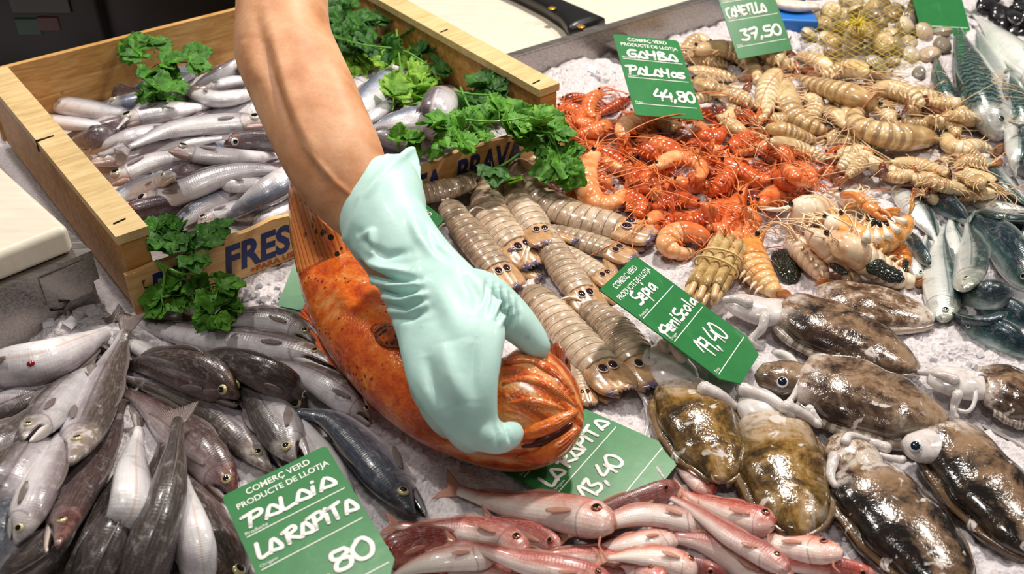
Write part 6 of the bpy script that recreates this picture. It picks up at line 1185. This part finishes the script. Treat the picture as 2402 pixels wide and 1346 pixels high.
# ---------------------------------------------------------------- green price tags with handwriting
m = Mat('green_tag'); n1 = m.noise(m.obj(), 50, 4, .65); sm = m.mul(m.step(m.noise(m.obj(), 30, 4, .7), .56, .75), .22)
GREEN = m.set(color=m.mix(sm, m.ramp(n1, [(.3, C('#27743d')), (.7, C('#2e8045'))]), C('#7fae86')), rough=.32, coat=.35, normal=m.bump(n1, .08, .001))
WHT = plain('white_marker_ink', '#f4f3ee', .5); EDGE = plain('tag_pale_edge', '#c9d6c9', .4)
GLY = {'P': [[(.05, 0), (.22, .95)], [(-.12, .92), (.5, 1.02), (.66, .8), (.5, .55), (.15, .5)]], 'A': [[(0, 0), (.34, .82), (.62, .02), (.06, .12)]], 'L': [[(.08, 1), (0, .04), (.46, .06)]], 'U': [[(.05, .75), (0, .08), (.4, .1), (.5, .8)]], 'I': [[(.1, .62), (.02, .03)], [(.16, .98), (.17, 1.0)]], 'R': [[(0, 0), (.1, .85)], [(-.12, .82), (.45, .98), (.56, .7), (.12, .48), (.6, .02)]], 'T': [[(-.15, .86), (.6, 1.0)], [(.24, .92), (.2, 0)]],
 'G': [[(.6, .9), (.2, .86), (.02, .4), (.2, .06), (.52, .12), (.56, .42), (.3, .42)]], 'M': [[(.0, .95), (.06, .5), (.42, .5)], [(.5, .98), (.44, .0)]], 'B': [[(.05, 0), (.1, .95), (.5, .82), (.14, .52), (.58, .3), (.45, .02), (0, .03)]], 'O': [[(.25, .62), (.02, .35), (.15, .03), (.42, .2), (.38, .55), (.2, .62)]], 'S': [[(.5, .66), (.1, .62), (.1, .38), (.45, .28), (.38, .03), (0, .02)]], 'Y': [[(.02, .62), (.12, .3), (.42, .35)], [(.48, .68), (.3, -.32)]],
 's': [[(.55, .98), (.15, .9), (.12, .58), (.48, .4), (.36, .06), (-.05, .05)]], 'e': [[(.05, .3), (.38, .36), (.34, .58), (.1, .52), (.05, .12), (.36, .04)]], 'p': [[(.12, .6), (.0, -.35)], [(.1, .52), (.38, .6), (.42, .2), (.06, .12)]], 'Q': [[(.12, .95), (-.02, -.1)], [(.1, .8), (.5, .9), (.56, .45), (.2, .4), (-.1, .6), (.1, .85)]], 'i': [[(.08, .55), (.06, .04)], [(.12, .82), (.16, .94)]], 'a': [[(.4, .52), (.08, .4), (.05, .06), (.36, .18), (.42, .55), (.46, .02)]], 'n': [[(.0, .0), (.06, .56)], [(.04, .4), (.32, .58), (.36, .02)]],
 'c': [[(.36, .52), (.08, .42), (.06, .08), (.36, .04)]], 'o': [[(.2, .56), (.02, .3), (.14, .03), (.38, .2), (.32, .52), (.18, .56)]], 'l': [[(.1, 1), (.08, .04)]], 'E': [[(.5, .9), (.08, .86), (.05, .05), (.5, .1)], [(.08, .48), (.4, .5)]], 'C': [[(.48, .9), (.1, .8), (.0, .3), (.2, -.1)]], 'N': [[(0, .05), (.08, .9), (.34, .2), (.5, .95)]],
 '4': [[(.28, 1), (0, .38), (.5, .42)], [(.46, .7), (.4, 0)]], '8': [[(.42, .9), (.12, .92), (.1, .62), (.44, .4), (.36, .05), (.08, .1), (.12, .4), (.46, .7), (.4, .9)]], '0': [[(.25, .95), (.02, .6), (.1, .08), (.36, .06), (.48, .5), (.38, .9), (.22, .95)]], '1': [[(0, .45), (.28, 1), (.3, 0)]], '3': [[(.05, .9), (.4, .95), (.2, .55), (.45, .3), (.3, .02), (0, .08)]], '9': [[(.42, .85), (.1, .85), (.1, .5), (.4, .55), (.44, .85), (.4, 0)]], '7': [[(0, .9), (.46, .95), (.2, 0)], [(.1, .5), (.4, .5)]], '5': [[(.45, .95), (.1, .9), (.1, .55), (.42, .5), (.35, .08), (0, .05)]], '6': [[(.4, .95), (.05, .4), (.2, .02), (.42, .2), (.3, .45), (.06, .3)]],
 ',': [[(.12, .1), (.04, -.14)]], '.': [[(.1, .04), (.1, .06)]], "'": [[(.05, 1.0), (.14, 1.14)]], ' ': []}
def tag_solve(tl, tr, bl, w_, zs):
    z = np.array(zs, float)
    def res(z): a, b_, c_ = P(*tl, z[0]), P(*tr, z[1]), P(*bl, z[2]); U = b_-a; V_ = c_-a; return np.array([(np.linalg.norm(U)-w_)*8, np.dot(unit(U), unit(V_))*1.0, *(z-np.array(zs))*2.2])
    for _ in range(40):
        r = res(z); Jm = np.stack([(res(z+np.eye(3)[i]*1e-5)-r)/1e-5 for i in range(3)], 1); z = z-np.linalg.lstsq(Jm, r, rcond=None)[0]*.7
    return z
def price_tag(label, tl, tr, bl, zs, lines, cutb=True, head=True, h=.150, w_=.085, vl=(.31, .54, .86), small=True):
    z = tag_solve(tl, tr, bl, w_, zs); A0_, B0, C0 = P(*tl, z[0]), P(*tr, z[1]), P(*bl, z[2]); U = unit(B0-A0_); W_ = np.linalg.norm(B0-A0_); Vd = C0-A0_; Vd = unit(Vd-U*np.dot(U, Vd)); N_ = unit(np.cross(Vd, U)); H_ = h*W_/w_
    if np.dot(N_, CAM-A0_) < 0: N_ = -N_
    pt = lambda a, d, e=0.0: A0_+U*(a*W_)+Vd*(d*H_)+N_*e
    root = thing('price_tag', label, 'price tag', pt(.5, .5), 'green price tags')
    out = []; rr = .05
    for (cx, cy, a0) in ((rr, rr/1.7, 180), (1-rr, rr/1.7, 270)):
        for k in range(6): t = math.radians(a0+k*18); out.append((cx+math.cos(t)*rr, cy+math.sin(t)*rr/1.7))
    out += [(1, .88), (.84, 1), (.16, 1), (0, .88)] if cutb else [(1, 1), (0, 1)]
    b = MB(); prism(b, [pt(a, d, -.0005) for a, d in out], N_*.001); plate = b.build('plate', GREEN, root, smooth=False)
    b = MB(); th = .009
    pr = []
    if head:
        text_on(b, 'COMERÇ VERD', pt(.2, .085, .0005), U, -Vd, N_, W_*.6, H_*.052, .0003, .012); text_on(b, 'PRODUCTE DE LLOTJA', pt(.08, .155, .0005), U, -Vd, N_, W_*.86, H_*.052, .0003, .012)
    for k, vv in enumerate(vl):
        a = pt(.05, vv, .0005); b.box(a, U*W_*.9, Vd*.0008, N_*.0003)
        if small and head: text_on(b, ['Producte', 'Origen', 'Preu'][k], pt(.05, vv-.008, .0005), U, -Vd, N_, W_*[.2, .15, .1][k], H_*.022, .0003)
    if b.n: b.build('printed_lettering', WHT, plate, smooth=False)
    def stroke(bb, pl, r):
        r = r*.78
        q = spline(pl, max(4, 5*len(pl))) if len(pl) > 2 else np.array(pl, float); L = np.array([pt(x, y, .0008) for x, y in q]); T, D, S = frames(L, N_); bb.sweep(L, D, S, .00035, w=r, seg=8); 
        for e in (L[0], L[-1]): bb.ball(e, [N_, U, Vd], (.00035, r, r), 4, 10)
    b = MB(); n_ = 0
    for (txt, x0, x1, y0, size, r) in lines:
        adv = [(.66 if ch in 'PAGMBRTUEN' else .3 if ch in 'IilL1' and ch != 'L' else .5 if ch not in " ,'." else .28) for ch in txt]; tot = sum(adv); x = x0
        for ch, ad in zip(txt, adv):
            cw = (x1-x0)*ad/tot; sc = cw/ad if ad else 0
            for pl in GLY.get(ch, []): stroke(b, [(x+p[0]*sc*.95, y0-p[1]*size) for p in pl], r); n_ += 1
            x += cw
    if n_: b.build('handwriting', WHT, plate)
    return root
price_tag('big green price tag reading PALAIA LA RAPITA 80 in the front left', (520, 1165), (765, 1045), (600, 1346), (.066, .070, .062), [('PALAIA', .1, .92, .285, .085, .0022), ('LA RAPITA', .08, .97, .50, .095, .0022), (',80', .44, .92, .80, .13, .0024)], vl=(.335, .565, .88))
price_tag('green tag reading LA RAPITA 13,40 half under the orange fish head', (1119, 1078), (1280, 918), (1409, 1223), (.007, .009, .007), [('LA RAPITA', .09, .97, .488, .095, .0021), ('13,40', .14, .66, .735, .12, .0021)], w_=.098, h=.133)
price_tag('green tag reading Sepia Peniscola 19,40 leaning over the mantis shrimps', (1405, 680), (1490, 600), (1705, 905), (.05, .072, .058), [("sepia", .24, .72, .25, .10, .0018), ('Qeniscola', .06, .98, .50, .085, .0018), ('19,40', .22, .80, .78, .15, .0018)], h=.141)
price_tag('green tag reading GAMBA PALAMOS 44,80 standing at the back of the red prawns', (1437, 80), (1590, 96), (1495, 272), (.105, .105, .035), [('GAMBA', .14, .9, .285, .10, .0023), ('PALAMOS', .08, .92, .50, .10, .0022), ('44,80', .36, .97, .80, .13, .0023)], cutb=False, h=.125)
price_tag('green tag reading 37,50 behind the pale prawns, cut by the top edge', (1668, -51), (1795, -70), (1730, 136), (.11, .11, .04), [('CAMETLLA', .06, .78, .50, .12, .0021), ('37,50', .18, .92, .80, .13, .0024)], cutb=False, h=.118)
price_tag('green tag corner peeking out behind the glove wrist', (935, 428), (1044, 514), (858, 505), (.03, .035, .02), [], h=.11)
price_tag('green tag corner under the orange tail, left of the scorpionfish', (650, 717), (720, 545), (790, 745), (.008, .018, .008), [], head=False, cutb=False, vl=())
price_tag('green tag corner between the clams and the mackerel tail at the top edge', (2120, -80), (2236, -72), (2152, 42), (.07, .07, .02), [], h=.12, head=False, cutb=False, vl=(.86,))
# ---------------------------------------------------------------- parsley
def leaf_mat(name, a, b_, c_):
    m = Mat(name); u, v, _ = m.sep(m.uv()); n1 = m.noise(m.obj(), 90, 3, .6); vn = m.step(m.math('ABSOLUTE', m.math('SUBTRACT', v, .5)), .03, .0); c = m.ramp(m.add(n1, m.mul(m.math('SUBTRACT', m.rnd(), .5), .2)), [(.3, C(a)), (.55, C(b_)), (.78, C(c_))])
    return m.set(color=m.mix(m.mul(vn, .35), c, C('#9ab84a')), rough=.55, coat=.0, spec=.3, sss=(.15, (.5, 1, .2), .003), normal=m.bump(m.add(n1, vn), .3, .001))
PL = [leaf_mat('parsley_leaf', '#2c5a18', '#4a8424', '#74ac38'), leaf_mat('dark_shaded_parsley_leaf', '#1a3f12', '#2f621a', '#4c8a28'), leaf_mat('light_parsley_leaf', '#5a9028', '#8ab83c', '#bcd65c')]  # dark leaf copy also carries the shade of the right crate end
PST = plain('parsley_stem', '#5f9a34', .35, coat=.3)
def leaflet(mb, o_, d, n, L, rg):
    """a lobed, toothed leaf blade: three lobes on each side of a folded midrib"""
    d = unit(d); n = unit(n-d*np.dot(n, d)); s_ = np.cross(n, d); k = 13; rows = []; ph = rg.uniform(-.2, .2); cur = rg.uniform(-.5, .5)
    for i, t in enumerate(np.linspace(0, 1, k)):
        env = math.sin(min(1, t*1.25+.03)**.8*math.pi*.82)**.9 if t < .8 else max(.04, (1-t)/.2)*.52; lob = .72+.28*abs(math.sin(t*math.pi*2.4+.5)); tooth = .86+.14*(i % 2); w_ = L*.62*env*lob*tooth
        fw = L*.10*lob*(i % 2)
        rows.append([o_+d*(L*t+fw*abs(q)*.6)+s_*w_*q+n*(L*(.14*abs(q)**1.5*env+cur*(t-.5)**2*.6-.05*math.sin(q*5+t*7))) for q in (-1, -.5, 0, .5, 1)])
    mb.sheet(np.array(rows), .0004)
def sprig(label, stems, cl, mat, hang=0.0, seed=1):
    """stems: [(px points, z list)]; cl: [(x, y, spread px, leaves, z or None)]"""
    rg = random.Random(seed); x0, y0 = cl[0][0], cl[0][1]; c0 = surf(x0, y0); root = thing('parsley_sprig', label, 'parsley', c0, 'parsley sprigs'); root.location.z = max(0.0, c0[2])
    for pts, zz in stems:
        q = spline(pts, 14); z = np.interp(np.linspace(0, 1, 14), np.linspace(0, 1, len(zz)), zz) if zz else None
        L = np.array([P(x, y, z[i]) if z is not None else surf(x, y, .004) for i, (x, y) in enumerate(q)]); b = MB(); b.tube(L, np.linspace(.0016, .0010, 14), 6); b.build('stem', PST, root)
    b = MB()
    for x, y, sp, cnt, z in cl:
        for i in range(cnt):
            t, r = rg.uniform(0, 6.283), math.sqrt(rg.random())*sp; px, py = x+math.cos(t)*r, y+math.sin(t)*r*.75; o_ = surf(px, py, .003+rg.uniform(0, .012)) if z is None else P(px, py, z+rg.uniform(-.008, .01))
            bd_ = np.array([math.cos(t), -math.sin(t)*1.0, 0])+np.array([rg.gauss(0, .5), rg.gauss(0, .5), 0]); bd_ = unit(bd_+np.array([0, 0, rg.uniform(-.3, .35)-hang])); n_ = unit(np.array([rg.gauss(0, .45), rg.gauss(-.35, .45), 1.0]))
            L = rg.uniform(44, 66)*MM(px, py, o_[2]); s_ = unit(np.cross(n_, bd_))
            leaflet(b, o_, bd_, n_, L, rg); leaflet(b, o_, unit(bd_*.55+s_*.8), n_, L*.78, rg); leaflet(b, o_, unit(bd_*.55-s_*.8), n_, L*.78, rg)
            b.tube(np.array([o_-bd_*L*.5-EZ*.003, o_-bd_*L*.2, o_]), .0007, 4)
    b.build('foliage', mat, root)
sprig('parsley bunch on the small fish at the far side of the crate', [([(500, 165), (440, 170), (400, 165)], None)], [(370, 150, 78, 11, .09), (330, 195, 40, 4, None), (410, 215, 40, 4, None)], PL[0], seed=2)
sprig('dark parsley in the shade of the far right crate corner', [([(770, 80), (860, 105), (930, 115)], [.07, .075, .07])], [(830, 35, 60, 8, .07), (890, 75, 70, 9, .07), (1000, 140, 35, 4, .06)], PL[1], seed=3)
sprig('light green parsley sprig with long stems right of the forearm', [([(775, 85), (850, 105), (945, 118), (1000, 150)], [.075, .085, .08, .07]), ([(930, 70), (935, 120), (945, 200)], [.09, .08, .07])], [(860, 120, 60, 6, None), (930, 130, 40, 4, None), (950, 175, 40, 4, None)], PL[2], seed=4)
sprig('small yellowish parsley sprig lying on the fish right of the forearm', [([(940, 150), (935, 200), (920, 260)], None)], [(945, 240, 34, 5, None), (985, 208, 22, 3, None)], PL[2], seed=5)
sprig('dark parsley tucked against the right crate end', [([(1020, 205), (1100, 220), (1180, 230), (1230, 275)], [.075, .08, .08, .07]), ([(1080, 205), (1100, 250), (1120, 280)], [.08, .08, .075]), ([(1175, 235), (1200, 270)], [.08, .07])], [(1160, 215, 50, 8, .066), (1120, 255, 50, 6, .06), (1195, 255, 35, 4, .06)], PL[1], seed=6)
sprig('large parsley bunch spilling over the front slat at the right', [([(1080, 280), (1160, 285), (1240, 275)], [.092, .096, .092]), ([(1210, 270), (1270, 300), (1300, 340)], [.09, .086, .06])], [(1085, 305, 50, 8, .084), (1165, 292, 55, 8, .086), (1030, 325, 34, 4, .078), (1235, 275, 36, 5, .086), (945, 345, 24, 3, .075)], PL[0], hang=-.1, seed=7)
sprig('parsley hanging from the right crate corner over the red prawns', [([(1255, 285), (1290, 310), (1310, 360)], [.075, .07, .05])], [(1285, 315, 42, 6, .06), (1310, 355, 36, 6, .05), (1310, 395, 30, 5, .042)], PL[0], hang=.35, seed=8)
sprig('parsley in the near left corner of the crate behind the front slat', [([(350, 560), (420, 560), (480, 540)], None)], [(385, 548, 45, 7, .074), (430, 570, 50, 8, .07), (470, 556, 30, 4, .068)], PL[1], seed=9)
sprig('parsley sprig hanging over the front slat above the hake', [([(366, 612), (385, 640), (382, 690)], [.056, .05, .035]), ([(366, 612), (420, 640), (470, 650), (460, 700)], [.056, .055, .045, .035])], [(395, 705, 28, 5, .03), (440, 655, 26, 3, .044), (490, 680, 30, 5, .038), (505, 725, 28, 5, .03)], PL[0], hang=.4, seed=10)
sprig('single parsley leaf lying on the topmost mantis shrimp', [], [(1222, 422, 3, 1, None)], PL[2], seed=12)
sprig('small parsley tip in front of the blue lettering at the glove', [([(1240, 345), (1190, 380), (1160, 395)], [.06, .055, .05])], [(1155, 392, 6, 1, .05)], PL[1], hang=.3, seed=13)
# stray hairs of the feelers lying over things
